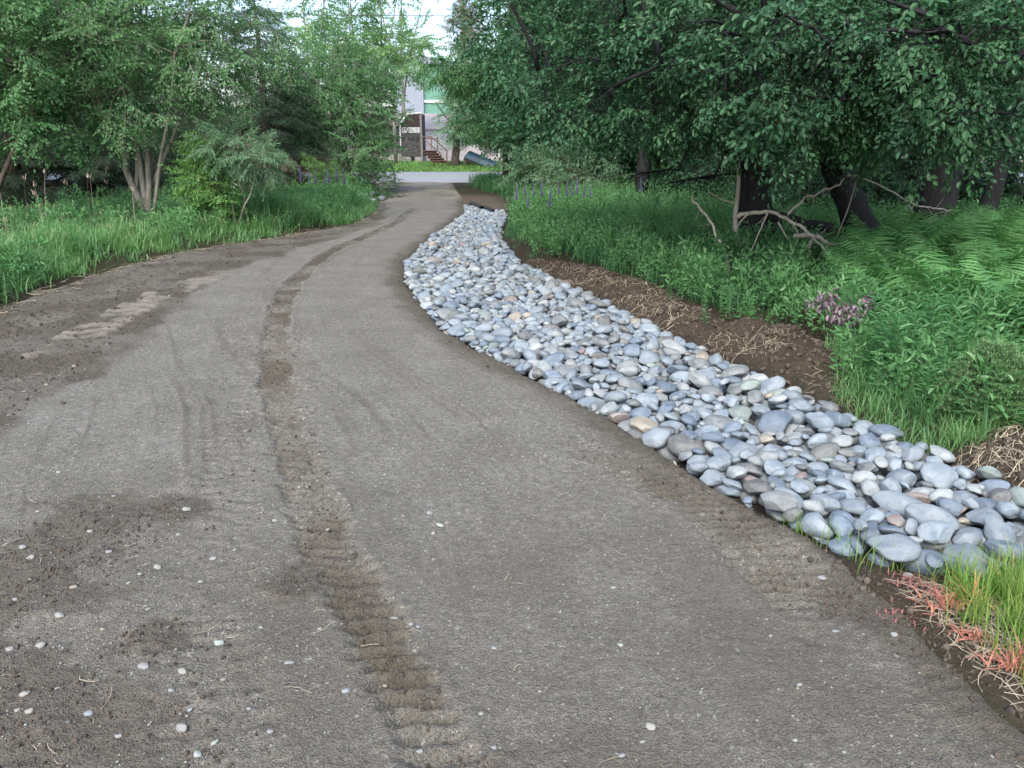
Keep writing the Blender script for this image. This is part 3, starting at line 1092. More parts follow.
def trees():
    rng = np.random.default_rng(5)
    # --- left: the tall many-stemmed tree at the turn
    b = foot(152, 222)
    d = b[1]
    stems = fan(b, [W(40, -60, d - 1), W(95, -90, d), W(140, -120, d + .4), W(165, -110, d), W(180, -140, d + 1), W(205, -60, d - .6), W(235, -10, d + .3)], 0.058, 0.010, rng, 0.20)
    stems[0] = ([b + (-0.1, 0, 0), W(125, 160, d - .1), W(105, 90, d - .3), W(60, 10, d - .8), W(20, -60, d - 1)], 0.075, 0.012)
    grow('deciduous_tree', 'tall many-stemmed tree with pale grey trunks at the grassy bend', 'tree', b, stems,
         [blob_px(150, 30, d, 2.2, 1.6, 1.3, 210), blob_px(70, 20, d - .5, 1.6, 1.4, 1.2, 150), blob_px(235, 20, d, 1.0, 1.2, 1.2, 110), blob_px(110, 100, d - .3, 1.6, 1.2, 0.6, 110),
          blob_px(215, 70, d + .4, 0.9, 0.9, 0.6, 60), blob_px(160, -90, d, 2.4, 1.8, 1.2, 90), blob_px(130, -190, d, 1.8, 1.6, 1.3, 45), ],
         'fine', MAT['fine_leaf'], MAT['bark_grey'], 3, low=1.95)
    # leafy growth in front of the dark hollow
    b = at_d(-25, d - 1.2)
    grow('deciduous_tree', 'light green leafy tree overhanging the dark hollow above the tall grass', 'tree', b, fan(b, [W(-40, -40, b[1]), W(30, 20, b[1]), W(-100, 30, b[1]), W(60, 60, b[1])], 0.07, 0.012, rng),
         [blob_px(30, 55, b[1], 1.6, 1.2, 0.8, 170), blob_px(-60, 40, b[1], 1.6, 1.4, 1.6, 150), blob_px(45, 115, b[1], 1.1, 0.9, 0.45, 90), blob_px(10, -20, b[1], 1.8, 1.4, 1.0, 120), blob_px(12, 176, b[1] - .4, 0.4, 0.4, 0.22, 22)],
         'alder', MAT['alder_leaf'], MAT['bark_mid'], 4, low=1.3)
    # yellow-green bush beside the stems
    b = foot(214, 228)
    grow('leafy_bush', 'round bright yellow-green bush right beside the pale many-stemmed trunks', 'bush', b, fan(b, [W(195, 150, b[1]), W(215, 140, b[1]), W(228, 170, b[1])], 0.03, 0.008, rng, 0.1),
         [blob_px(206, 168, b[1], 0.36, 0.4, 0.46, 100), blob_px(216, 192, b[1] - .1, 0.30, 0.35, 0.32, 75), blob_px(193, 190, b[1], 0.30, 0.35, 0.32, 50), blob_px(200, 148, b[1], .26, .3, .25, 40)], 'alder', MAT['bright_leaf'], MAT['bark_mid'], 6, sc=0.55)
    # silvery willow
    b = at_d(248, 14.8)
    grow('willow_bush', 'pale silvery-green willow bush with drooping leaves in front of the dark spruce', 'bush', b, fan(b, [W(235, 140, 14.8), W(250, 135, 14.8), W(262, 160, 14.8)], 0.018, 0.008, rng, 0.2),
         [blob_px(240, 148, 14.8, 0.48, 0.5, 0.24, 80), blob_px(256, 158, 14.7, 0.33, 0.4, 0.26, 60), blob_px(230, 142, 14.9, 0.4, 0.4, 0.22, 35)], 'willow', MAT['willow_leaf'], MAT['bark_grey'], 7, sc=0.7)
    # alder group by the driveway
    b = at_d(350, 27)
    st = fan(b, [W(330, 90, 27), W(345, 60, 27), W(362, 80, 27), W(372, 110, 26.6), W(310, 100, 27.3), W(352, 120, 26.6), W(340, 140, 26.5)], 0.05, 0.012, rng, 0.5, 0.25)
    grow('alder_tree', 'dense mid-green alder clump with many thin stems left of the driveway mouth', 'tree', b, st,
         [blob_px(320, 95, 27, 1.7, 1.6, 1.2, 260), blob_px(362, 108, 27, 1.05, 1.2, 1.2, 200), blob_px(345, 70, 27.3, 1.5, 1.4, 0.8, 170), blob_px(308, 120, 27.4, 0.8, 1.2, 0.9, 110), blob_px(350, 150, 26.6, 1.2, 1.0, 0.8, 110), blob_px(372, 150, 26.4, 0.55, 0.8, 0.9, 60)],
         'alder', MAT['alder_leaf'], MAT['bark_grey'], 8)
    # low dark brush at its foot
    b = at_d(372, 25.2)
    grow('scrub_bush', 'dark twiggy scrub at the foot of the alder clump above the grey stone heap', 'bush', b, fan(b, [W(365, 170, 25), W(374, 165, 25), W(383, 178, 25)], 0.02, 0.006, rng, 0.2),
         [blob_px(365, 180, 25.2, 0.55, 0.5, 0.4, 40), blob_px(378, 185, 25, 0.4, 0.4, 0.3, 26)], 'fine', MAT['apple_leaf'], MAT['bark_mid'], 9)
    # small lime bush
    b = at_d(325, 22.5)
    grow('leafy_bush', 'small lime-green bush standing among the lupins under the alder clump', 'bush', b, fan(b, [W(322, 172, 23.5), W(332, 178, 23.5)], 0.015, 0.006, rng, 0.08),
         [blob_px(321, 173, 22.5, 0.38, 0.35, 0.28, 60), blob_px(334, 182, 22.4, 0.34, 0.3, 0.28, 45)], 'alder', MAT['bright_leaf'], MAT['bark_mid'], 10, sc=0.5)
    # --- right: old apple trees
    b = foot(750, 247)
    d = b[1]
    st = [([b, W(752, 215, d), W(754, 165, d), W(745, 90, d - .2), W(735, -30, d - .5)], 0.30, 0.10),
          ([W(750, 170, d), W(690, 110, d - 1.2), W(610, 60, d - 1.6)], 0.10, 0.02), ([W(750, 150, d), W(800, 90, d - 1.8), W(840, 50, d - 3.6)], 0.09, 0.02),
          ([W(748, 120, d), W(660, 30, d + .6), W(560, 20, d + 1.0)], 0.09, 0.02), ([W(742, 60, d), W(720, -120, d - 2), W(700, -200, d - 3)], 0.09, 0.02),
          ([W(757, 205, d), W(790, 222, d - .5), W(830, 232, d - 1.0), W(880, 242, d - 1.3)], 0.085, 0.05)]
    grow('apple_tree', 'old apple tree with thick dark upright trunk and drooping leafy boughs', 'tree', b, st,
         [blob_px(700, 60, d - 2.0, 1.9, 1.8, 1.2, 330), blob_px(610, 100, d - 1.4, 1.3, 1.5, 1.0, 230), blob_px(775, 62, d - 3.4, 1.4, 1.2, 0.6, 210), blob_px(685, 145, d + 0.2, 1.5, 1.0, 0.6, 190),
          blob_px(590, 165, d + .6, 1.2, 1.2, 0.55, 130), blob_px(560, 60, d + .6, 1.0, 1.4, 1.2, 170), blob_px(650, -90, d - 1.5, 2.8, 2.4, 1.3, 260), blob_px(780, -60, d - 2.8, 2.0, 1.6, 1.0, 170), blob_px(720, 20, d + 1.0, 2.4, 1.4, 1.4, 200), (b + (0.3, -0.5, 5.2), (3.6, 3.0, 1.2), 260),
          blob_px(560, -20, d + 1, 1.0, 1.2, 1.0, 90)],
         'apple', MAT['apple_leaf'], MAT['bark_dark'], 12, low=1.75, sc=0.86)
    b = foot(868, 250)
    d = b[1]
    st = [([b, W(858, 218, d), W(835, 170, d), W(820, 110, d - .2), W(835, 20, d - .8), W(860, -90, d - 1)], 0.21, 0.06),
          ([W(835, 170, d), W(880, 90, d - 1.8), W(930, 40, d - 3.0)], 0.09, 0.02), ([W(822, 120, d), W(790, 60, d - 2), W(780, 10, d - 3)], 0.08, 0.02)]
    grow('apple_tree', 'apple tree with a crooked dark trunk leaning away above the ferns', 'tree', b, st,
         [blob_px(880, 60, d - 3.6, 1.4, 1.2, 0.8, 260), blob_px(830, 130, d - 2.2, 1.2, 1.0, 0.45, 140), blob_px(960, 40, d - 3.0, 1.2, 1.2, 0.8, 190), blob_px(900, -60, d - 2.5, 2.2, 1.8, 1.0, 220), blob_px(880, 90, d, 1.6, 1.3, 0.8, 180), blob_px(1015, 40, d - 2.6, 0.8, 1.0, 0.5, 90)],
         'apple', MAT['apple_leaf'], MAT['bark_dark'], 13, low=1.65, sc=0.86)
    # leaning slim tree at the mouth of the driveway, right
    b = foot(507, 190)
    d = b[1]
    st = [([b, W(506, 160, d), W(505, 120, d), W(512, 60, d), W(520, -10, d)], 0.13, 0.03), ([b + (.3, 0, 0), W(516, 155, d), W(524, 110, d), W(545, 50, d)], 0.10, 0.03), ([b + (.12, .1, 0), W(512, 160, d + .3), W(522, 130, d), W(560, 90, d)], 0.08, 0.02),
          ([W(506, 130, d), W(490, 90, d - .4), W(460, 62, d - .8), W(440, 60, d - 1)], 0.05, 0.015), ([W(512, 60, d), W(480, 20, d), W(455, 10, d)], 0.05, 0.015)]
    grow('cherry_tree', 'slender tree with three dark stems and hanging leaves beyond the stones', 'tree', b, st,
         [blob_px(530, 60, d, 1.7, 1.6, 1.7, 300), blob_px(480, 75, d - .4, 1.2, 1.2, 0.7, 130), blob_px(545, 130, d - .3, 1.5, 1.4, 1.0, 210), blob_px(500, 125, d, 1.1, 1.1, 0.8, 110), blob_px(452, 66, d - .8, 0.6, 0.7, 0.4, 40), blob_px(525, 0, d, 1.6, 1.6, 1.4, 150), blob_px(590, 120, d + .5, 1.5, 1.4, 1.3, 150)],
         'hang', MAT['alder_leaf'], MAT['bark_dark'], 14, sc=1.15)
    b = foot(548, 197)
    grow('leafy_bush', 'low grey-green bush with bare arching stems behind the lupins', 'bush', b, fan(b, [W(525, 170, b[1]), W(545, 160, b[1]), W(565, 165, b[1]), W(580, 172, b[1])], 0.03, 0.008, rng, 0.3),
         [blob_px(535, 172, b[1], 0.8, 0.8, 0.4, 80), blob_px(560, 168, b[1], 0.8, 0.8, 0.4, 70), blob_px(585, 175, b[1] - 1, .7, .7, .4, 50)], 'fine', MAT['willow_leaf'], MAT['bark_mid'], 15)
    # beyond the street
    d = 51.0
    b = at_d(456, d)
    st = [([b, W(456, 150, d), W(457, 125, d), W(462, 70, d)], 0.28, 0.08), ([W(457, 130, d), W(480, 100, d), W(500, 80, d)], 0.1, 0.03), ([W(457, 130, d), W(440, 110, d), W(435, 100, d)], 0.06, 0.02)]
    grow('maple_tree', 'pale green round-headed tree with a single trunk beside the wooden steps', 'tree', b, st,
         [blob_px(468, 100, d, 1.6, 2.0, 1.7, 260), blob_px(490, 125, d, 1.9, 1.8, 1.2, 190), blob_px(460, 128, d - .5, 1.3, 1.5, 0.6, 70), blob_px(500, 90, d, 2.0, 2.0, 1.8, 170)], 'alder', MAT['willow_leaf'], MAT['bark_mid'], 16, sc=1.25)
    d = 66.0
    b = at_d(466, d)
    st = [([b, W(466, 100, d), W(464, 40, d), W(462, -15, d)], 0.25, 0.03)]
    st += [([W(465, 110 - 9 * k, d), W(465 + s * (13 - k * .8), 108 - 9 * k, d - .5)], 0.05, 0.01) for k in range(12) for s in (-1, 1)]
    grow('larch_tree', 'tall thin reddish-brown conifer rising above the pale round tree', 'tree', b, st,
         [blob_px(465, 110 - 14 * k, d, 1.3 - .09 * k, 1.2, 0.7, 34) for k in range(9)], 'needle', MAT['red_leaf'], MAT['bark_mid'], 17, sc=1.5)
    for px, d, topy, w_, s_, lab in ((372, 56.0, -60, 0.85, 18, 'tall yellow-green birch rising behind the weathered shed'), (396, 66.0, -30, 0.5, 20, 'thin-crowned yellow-green birch against the end of the green barn'), (325, 53.0, -40, 0.6, 19, 'airy pale birch with thin crown above the alder clump')):
        b = at_d(px, d)
        st = fan(b, [W(px - 25, topy, d), W(px + 5, topy - 20, d), W(px + 30, topy + 15, d)], 0.13, 0.02, rng, 0.4, 0.4)
        grow('birch_tree', lab, 'tree', b, st,
             [blob_px(px - 20, 40, d, 2.2 * w_, 2.0, 2.4, int(80 * w_)), blob_px(px + 22, 50, d, 2.2 * w_, 2.0, 1.7, int(110 * w_)), blob_px(px, -20, d, 2.4 * w_, 2.2, 2.2, int(80 * w_)), blob_px(px - 10, 80, d, 2.2 * w_, 2, 1.0, int(60 * w_))], 'big', MAT['spring_leaf'], MAT['bark_grey'], s_)
    for px, d, lab in ((775, 15.5, 'low dark bush added for darkness behind the upright apple trunk'), (822, 16.5, 'low dark bush added for darkness left of the leaning apple trunk'), (893, 15.0, 'low dark bush added for darkness between the leaning apple trunk and the black conifer'),
                       (985, 17.5, 'low dark bush added for darkness at the foot of the thin trunks'), (705, 18.5, 'low dark bush added for far darkness left of the upright apple trunk')):
        b = at_d(px, d)
        grow('shade_filler_bush', lab, 'bush', b, fan(b, [b + (-.5, 0, .9), b + (.1, .1, 1.2), b + (.6, 0, .9)], 0.02, 0.006, rng, 0.15, .1), [(b + (-.45, 0, .65), (.7, .6, .5), 45), (b + (.5, .1, .7), (.7, .6, .55), 45)], 'apple', MAT['apple_leaf'], MAT['bark_dark'], int(px))  # bushes added to stand in for the darkness behind the trunks, hiding bright grass
    # --- woods behind, left
    spruce_specs = [(272, 25, 6.0, 1.9, 'dark spruce with dead brown lower boughs behind the willow bush'), (205, 30, 4.0, 2.2, 'low dark spruce half hidden behind the many-stemmed tree'), (90, 21, 3.4, 2.3, 'dark spruce filling the hollow behind the pale-stemmed tree'),
                    (20, 20, 3.6, 2.4, 'dark spruce standing in the shaded hollow above the tall grass'), (-60, 22, 4.5, 2.6, 'dark spruce at the outer end of the shaded hollow'), (150, 25, 3.0, 2.4, 'dark spruce directly behind the pale trunks at the bend'),
                    (300, 33, 4.8, 2.2, 'dark spruce showing between the willow and the alder clump'),
                    (790, 20, 8.5, 2.4, 'dark spruce closing the gap between the two apple trunks'), (848, 18.5, 9, 2.4, 'dark spruce right behind the leaning apple trunk'), (905, 22, 9, 2.6, 'dark spruce just behind the thick black conifer trunk'), (735, 27, 9, 2.6, 'dark spruce far behind the upright apple trunk')]
    for k, (px, d, h, r, lab) in enumerate(spruce_specs):
        spruce(px, d, h, r, lab, 30 + k, dead=(k in (0, 6)))
    for k, (px, d, lab) in enumerate(((40, 33, 'broad leafy tree deep in the wood behind the dark spruces'), (130, 38, 'broad leafy tree seen faintly through the many-stemmed tree'), (-90, 30, 'broad leafy tree at the far end of the spruce hollow'))):
        b = at_d(px, d)
        st = fan(b, [b + (-1.5, 0, 8), b + (1.2, .5, 8.5), b + (0, -1, 7.5)], 0.2, 0.04, rng, .2, .3)
        grow('deciduous_tree', lab, 'tree', b, st, [(b + (0, 0, 3.2), (2.6, 2.4, 2.0), 170), (b + (-1.6, 0, 5.8), (2.2, 2, 1.9), 130), (b + (1.8, .5, 6.0), (2.2, 2, 1.9), 130)], 'big', MAT['alder_leaf'], MAT['bark_mid'], 50 + k)
    # --- woods behind, right
    for k, (px, d, r0, lean, lab) in enumerate(((945, 10.8, 0.27, 14, 'thick black conifer trunk rising straight out of the ferns'), (1000, 12.5, 0.14, 26, 'dark leaning conifer trunk touching the thick black one'))):
        b = at_d(px - lean * 0.6, d)
        st = [([b, W(px, 170, d), W(px + lean, 60, d), W(px + lean * 1.5, -120, d)], r0, r0 * 0.6)]
        conifer_with_trunk(b, st, lab, 60 + k, d, px)
    for k, (px, d, r0, lean, h) in enumerate(((962, 17, 0.085, 12, 9), (982, 16, 0.10, 16, 9), (1006, 19, 0.09, 6, 10), (1025, 15, 0.07, 14, 9), (908, 18, 0.08, 6, 9), (893, 20, 0.10, -4, 9), (1040, 18, 0.1, 4, 9), (640, 19.5, 0.16, 2, 9), (1080, 16, .12, 5, 9))):
        b = at_d(px, d)
        top = b + np.array((lean * d / F * 4, 0.5, h))
        words_ = ['thin bare trunk close to the thick black conifer trunk', 'thin straight trunk, second from the thick black conifer trunk', 'pale-backed thin trunk with gaps of light around it', 'thin trunk leaning over the ferns at the edge', 'thin trunk just before the thick black conifer trunk', 'slim grey trunk in the gap behind the leaning apple tree', 'slim trunk beyond the leaning thin one', 'short dark trunk showing under the apple boughs', 'slim trunk at the outer edge of the wood'][k]
        grow('forest_tree', words_, 'tree', b, [([b, (b + top) / 2 + (0.1, 0, 0), top], r0, r0 * .5)] + [([b + (0, 0, z_), b + (math.cos(z_ * 9 + k) * .7, math.sin(z_ * 7) * .7, z_ + .1)], 0.012, 0.004) for z_ in np.arange(1.2, 4, .35)],
             [(b + (0.4, 0, 5.2), (1.8, 1.8, 1.5), 70), (b + (0.5, 0, 7.4), (1.6, 1.6, 1.4), 50), (b + (.2, 0, 3.0), (1.2, 1.2, .5), 16)], 'needle' if k % 3 else 'big', MAT['needle'] if k % 3 else MAT['apple_leaf'], MAT['bark_dark'], 70 + k, group='thin trunks in the wood', sc=1.3 if k % 3 else 0.8)
    for k, (px, d, lab) in enumerate(((600, 26, 'dense leafy tree behind the lupins and the apple boughs'), (700, 25, 'leafy tree filling the gap behind the upright apple trunk'), (800, 23, 'leafy tree between the two apple trunks, deep in the wood'), (560, 36, 'dense leafy tree beyond the slender three-stemmed one'), (880, 27, 'leafy tree behind the leaning apple trunk'), (650, 40, 'tall leafy tree far behind the apple boughs'), (960, 33, 'leafy tree glimpsed between the thin trunks'))):
        b = at_d(px, d)
        st = fan(b, [b + (-1.2, 0, 6.5), b + (1.2, .5, 7), b + (0, -1, 6)], 0.16, 0.04, rng, .2, .3)
        lo = 2.1 if k in (1, 2, 4, 6) else 0.4
        grow('deciduous_tree', lab, 'tree', b, st, [(b + (0, 0, lo + 1.7), (2.3, 2.2, 1.5), 170), (b + (-1.6, 0, lo + 3.8), (2.2, 2, 1.7), 120), (b + (1.7, .5, lo + 3.8), (2.2, 2, 1.7), 120), (b + (0, 0, lo + 6), (2.4, 2, 1.6), 90)], 'big', MAT['apple_leaf'] if k < 5 else MAT['alder_leaf'], MAT['bark_dark'], 90 + k)


def spruce(px, d, h, r, lab, seed, dead=False):
    rng = np.random.default_rng(seed)
    b = at_d(px, d)
    t = thing('spruce_tree', lab, 'tree', tuple(b))
    wood, crown = Geo(), Geo()
    tube(wood, [(0, 0, 0), (0.03, 0, h * .5), (0, 0, h)], (0.17, 0.1, 0.02), 8)
    D, P, Z = [], [], []
    z = 0.45
    while z < h - 0.3:
        n = 6
        L = r * (1 - z / h) ** 0.8
        for i in range(n):
            a = 2 * math.pi * (i + rng.uniform(-.3, .3)) / n + z
            dr = np.array((math.cos(a), math.sin(a), 0))
            p0 = np.array((0, 0, z + rng.uniform(-.1, .1)))
            fn = lambda s: p0 + dr * L * s + np.array((0, 0, -0.32 * L * s + 0.18 * L * s ** 3))
            tube(wood, [fn(s) for s in (0, .35, .7, 1)], (0.022, 0.016, 0.01, 0.004), 3, cap=False)
            m = max(2, int(L / 0.24))
            for s in np.linspace(0.28, 1.0, m):
                for sd in (-1, 1):
                    dd = dr * 0.8 + np.array((-dr[1], dr[0], 0)) * sd * rng.uniform(.2, .9) + np.array((0, 0, -.25))
                    D.append(dd); P.append(fn(s)); Z.append(z)
        z += 0.30 + 0.02 * z
    D, P, Z = np.array(D), np.array(P), np.array(Z)
    ks = rng.integers(0, len(SPRAYS['needle']), len(P))
    dying = dead & (Z < 1.7) & (rng.random(len(P)) < 0.85)
    for k, (lv, lf, tv, tf) in enumerate(SPRAYS['needle']):
        for mt, w in ((0, (ks == k) & ~dying), (1, (ks == k) & dying)):
            if w.any():
                v, f = place(lv, lf, basis(D[w], np.array((0, 0, 1.0)), rng.normal(0, .3, w.sum())), rng.uniform(.6, 1, w.sum()), P[w])
                crown.add(v, f, mt)
    wood.obj('trunk', [MAT['bark_mid']], t)
    crown.obj('crown', [MAT['needle'], MAT['dead_needle']], t, smooth=False)
    return t


def conifer_with_trunk(b, st, lab, seed, d, px):
    rng = np.random.default_rng(seed)
    st = list(st)
    for k in range(16):
        z = rng.uniform(1.0, 3.4)
        a = rng.uniform(0, 6.28)
        p = np.array(b) + (0.1, 0, z)
        q = p + np.array((math.cos(a), math.sin(a), rng.uniform(-.3, .1))) * rng.uniform(.4, 1.0)
        st.append(([p, q], 0.014, 0.004))
    top = np.array(st[0][0][-1])
    grow('spruce_tree', lab, 'tree', b, st, [(b + (0.3, 0, 4.6), (1.9, 1.9, .9), 110), (b + (.5, 0, 6.2), (1.6, 1.6, 1.2), 90), (top, (1.2, 1.2, 1.2), 60)], 'needle', MAT['needle'], MAT['bark_dark'], seed, sc=1.2)


trees()

# ------------------------------------------------------------------ grass, ferns, weeds, flowers
def blades(g, pos, h, az, bend, w, mat=0, segs=3, roll=None):
    """Bent tapering grass blades; bend is how far the tip leans out, as a share of the height."""
    n = len(pos)
    h, bend, w = (np.broadcast_to(np.asarray(q, float), (n,)) for q in (h, bend, w))
    d = np.stack([np.cos(az), np.sin(az), np.zeros(n)], -1)
    ra = az + math.pi / 2 + (roll if roll is not None else 0)
    sd = np.stack([np.cos(ra), np.sin(ra), np.zeros(n)], -1)
    V = []
    for k in range(segs + 1):
        t = k / segs
        c = pos + d * (h * bend * t ** 1.9)[:, None] + np.array((0, 0, 1.0)) * (h * (t - 0.42 * np.minimum(bend, 1.3) * t ** 2.4))[:, None]
        if k == segs:
            V.append(c[:, None])
        else:
            ww = (w * (1 - 0.15 * k) * 0.5 if k else w * 0.35)[:, None] * sd
            V.append(np.stack([c - ww, c + ww], 1))
    V = np.concatenate(V, 1)
    m = 2 * segs + 1
    q = [[2 * k, 2 * k + 1, 2 * k + 3, 2 * k + 2] for k in range(segs - 1)]
    off = (np.arange(n) * m)[:, None, None]
    fs = [(np.array(q)[None] + off).reshape(-1, 4), (np.array([[2 * segs - 2, 2 * segs - 1, 2 * segs]])[None] + off).reshape(-1, 3)]
    g.add(V.reshape(-1, 3), fs, mat)


def scatter(rng, n, x0, x1, y0, y1, keep, near_bias=1.0):
    """n random points of the box that keep() accepts."""
    out = []
    got = 0
    while got < n:
        x = rng.uniform(x0, x1, 40000)
        y = y0 + (y1 - y0) * rng.random(40000) ** near_bias
        k = keep(x, y) > rng.random(40000)
        out.append(np.stack([x[k], y[k]], -1))
        got += k.sum()
        if len(out) > 60:
            break
    p = np.concatenate(out)[:n]
    return np.concatenate([p, ground_z(p[:, 0], p[:, 1])[:, None] - 0.015], 1)


def tufts(rng, centres, per, spread):
    p = np.repeat(centres, per, 0)
    p = p + np.concatenate([rng.normal(0, spread, (len(p), 2)), np.zeros((len(p), 1))], 1)
    p[:, 2] = ground_z(p[:, 0], p[:, 1]) - 0.015
    return p


def upright_sprays(g, rng, key, pos, sc, lean=0.35, mat=0, wood=None):
    ks = rng.integers(0, len(SPRAYS[key]), len(pos))
    d = norm(rng.normal(0, lean, (len(pos), 3)) + np.array((0, 0, 1.0)))
    sc = np.broadcast_to(np.asarray(sc, float), (len(pos),))
    for k, (lv, lf, tv, tf) in enumerate(SPRAYS[key]):
        w = ks == k
        if not w.any():
            continue
        Rm = basis(d[w], norm(rng.normal(size=(w.sum(), 3)) * (1, 1, 0.1)))
        v, f = place(lv, lf, Rm, sc[w], pos[w])
        g.add(v, f, mat)
        for ff in tf:
            v, f = place(tv, ff, Rm, sc[w], pos[w])
            g.add(v, f, wood if wood is not None else mat)


def grasses():
    rng = np.random.default_rng(101)
    # left bank: tall, drooping
    def kl(x, y):
        e = xg(y) - x + 0.35 * fbm(x, y, 1.1, 3, 201)
        return sm(-0.05, 0.5, e) * sm(9.0, 4.0, e) * (0.35 + 0.65 * vnoise(x, y, 1.6, 202))
    g = Geo()
    c = scatter(rng, 3600, -13, -2.2, 6.0, 27, kl, 1.25)
    p = tufts(rng, c, 28, 0.085)
    n = len(p)
    e = xg(p[:, 1]) - p[:, 0]
    p = p[e > 0.02]; e = e[e > 0.02]; n = len(p)
    hh = (0.30 + 0.30 * sm(0.1, 1.4, e)) * rng.uniform(0.4, 1.4, n) * (0.55 + 0.8 * vnoise(p[:, 0], p[:, 1], 0.9, 203)) * (1 - 0.3 * sm(14, 19, p[:, 1])) * (1 - 0.72 * sm(1.5, 2.6, e) * sm(9.5, 11.5, p[:, 1])) * (1 + .2 * sm(9.5, 8, p[:, 1]) - 0.30 * sm(9, 10.5, p[:, 1]) * sm(15.5, 14, p[:, 1]))
    blades(g, p, hh, rng.uniform(0, 6.28, n), rng.uniform(0.15, 1.35, n), rng.uniform(0.006, 0.014, n) * (1 + 0.03 * p[:, 1]), 0)
    # seed heads on long stalks
    q = scatter(rng, 26, -11, -5.5, 9, 15, lambda x, y: sm(0.7, 1.5, xg(y) - x) * sm(6, 3, xg(y) - x), 1)
    hs = rng.uniform(0.85, 1.25, len(q))
    az = rng.uniform(0, 6.28, len(q))
    blades(g, q, hs, az, 0.12, 0.006, 1)
    tip = q + np.stack([np.cos(az) * hs * .1, np.sin(az) * hs * .1, hs * 0.84], -1)
    for _ in range(5):
        m = len(q)
        blades(g, tip + rng.normal(0, 0.016, (m, 3)), rng.uniform(0.06, 0.14, m), az + rng.normal(0, 1.5, m), 0.5, 0.009, 1, 2)
    q = scatter(rng, 420, -10, -3, 6.5, 18, lambda x, y: sm(0.2, .6, xg(y) - x) * sm(5, 2, xg(y) - x), 1.2)
    hs = rng.uniform(0.5, 0.85, len(q)) * (1 - .3 * sm(10, 11, q[:, 1]))
    az = rng.uniform(0, 6.28, len(q))
    blades(g, q, hs, az, 0.5, 0.005, 2)
    tip = q + np.stack([np.cos(az) * hs * .38, np.sin(az) * hs * .38, hs * 0.70], -1)
    for _ in range(4):
        blades(g, tip + rng.normal(0, 0.02, (len(q), 3)), rng.uniform(0.05, 0.12, len(q)), az + rng.normal(0, .9, len(q)), 1.0, 0.008, 2, 2)
    kind(g.obj('tall_grass', [MAT['grass'], MAT['seed'], MAT['pale_stalk']], smooth=False), 'stuff')
    g = Geo()
    p = scatter(rng, 2400, -12, -2.5, 7, 27, lambda x, y: sm(0.15, 0.7, xg(y) - x) * sm(8, 3, xg(y) - x) * (1 - .8 * sm(1.8, 2.6, xg(y) - x) * sm(10, 12, y)) * sm(0.35, 0.6, vnoise(x, y, 0.8, 205)) * (1 - .6 * sm(9.5, 10.5, y) * sm(15.5, 14, y)), 1.2)
    upright_sprays(g, rng, 'forb', p, rng.uniform(0.6, 1.3, len(p)))
    kind(g.obj('undergrowth', [MAT['forb_leaf']], smooth=False), 'stuff')
    # right meadow
    def kr(x, y):
        e = np.minimum(x - xs(y), -poly_dist(x, y, MOUND)) + 0.25 * fbm(x, y, 1.6, 3, 211)
        return sm(-0.02, 0.3, e) * sm(2.9, 3.4, y) * (0.4 + 0.6 * vnoise(x, y, 1.8, 212)) * sm(30, 24, y) * (1 - 0.85 * sm(3.2, 3.9, x - 0.0 * y) * sm(9.5, 8.5, y))
    g = Geo()
    c = scatter(rng, 4200, -0.8, 12, 3.2, 26, kr, 1.3)
    p = tufts(rng, c, 20, 0.09)
    p = p[poly_dist(p[:, 0], p[:, 1], MOUND) < 0.02 + 0.38 * vnoise(p[:, 0], p[:, 1], 2.2, 219) ** 2]
    p = p[p[:, 0] > xs(p[:, 1]) + 0.04]
    n = len(p)
    hh = rng.uniform(0.14, 0.34, n) * (0.7 + 0.6 * vnoise(p[:, 0], p[:, 1], 0.6, 213)) * sm(-0.05, 0.7, p[:, 0] - xs(p[:, 1]) + 0.25)
    blades(g, p, hh, rng.uniform(0, 6.28, n), rng.uniform(0.2, 1.0, n), rng.uniform(0.004, 0.009, n) * (1 + 0.03 * p[:, 1]), 0)
    lip = [G(*q) for q in ((832, 372), (842, 412), (885, 446), (945, 462), (1010, 440), (1010, 400), (860, 350))]
    c = scatter(rng, 330, 1.6, 3.4, 3.4, 6.2, lambda x, y: sm(-0.06, 0.05, poly_dist(x, y, lip)))
    p = tufts(rng, c, 18, 0.04)
    n = len(p)
    blades(g, p, rng.uniform(0.07, 0.22, n), rng.uniform(0, 6.28, n), rng.uniform(0.2, 1.2, n), rng.uniform(0.003, 0.007, n), 1, 4)
    kind(g.obj('meadow_grass', [MAT['grass_dark'], MAT['grass']], smooth=False), 'stuff')
    g = Geo()
    p = scatter(rng, 3800, -0.8, 10, 3.6, 25, lambda x, y: kr(x, y) * sm(0.05, 0.4, x - xs(y)) * (0.25 + 0.75 * sm(4.5, 1.0, x - xs(y))), 1.2)
    upright_sprays(g, rng, 'forb', p, rng.uniform(0.45, 1.15, len(p)))
    kind(g.obj('ground_cover', [MAT['forb_leaf']], smooth=False), 'stuff')
    # few sprouts on the mulch and along the ditch
    # far verge over the street and the clump at the driveway mouth
    g = Geo()
    c = scatter(rng, 2600, -26, 10, Y_ST1 + 0.1, Y_ST1 + 4.8, lambda x, y: 0.4 + 0.6 * vnoise(x, y, 0.9, 221))
    p = tufts(rng, c, 16, 0.14)
    n = len(p)
    blades(g, p, rng.uniform(0.12, 0.36, n), rng.uniform(0, 6.28, n), rng.uniform(.2, .8, n), 0.028, 0, 2)
    kind(g.obj('verge_grass', [MAT['grass_bright']], smooth=False), 'stuff')
    g = Geo()
    c = scatter(rng, 900, -2.6, 7, Y_STONE1 + 2.2, Y_ST0 - 0.2, lambda x, y: sm(0.5, 1.1, x - xr(y) - 0.9 * sm(Y_ST0 - 3, Y_STONE1 + 1, y)))
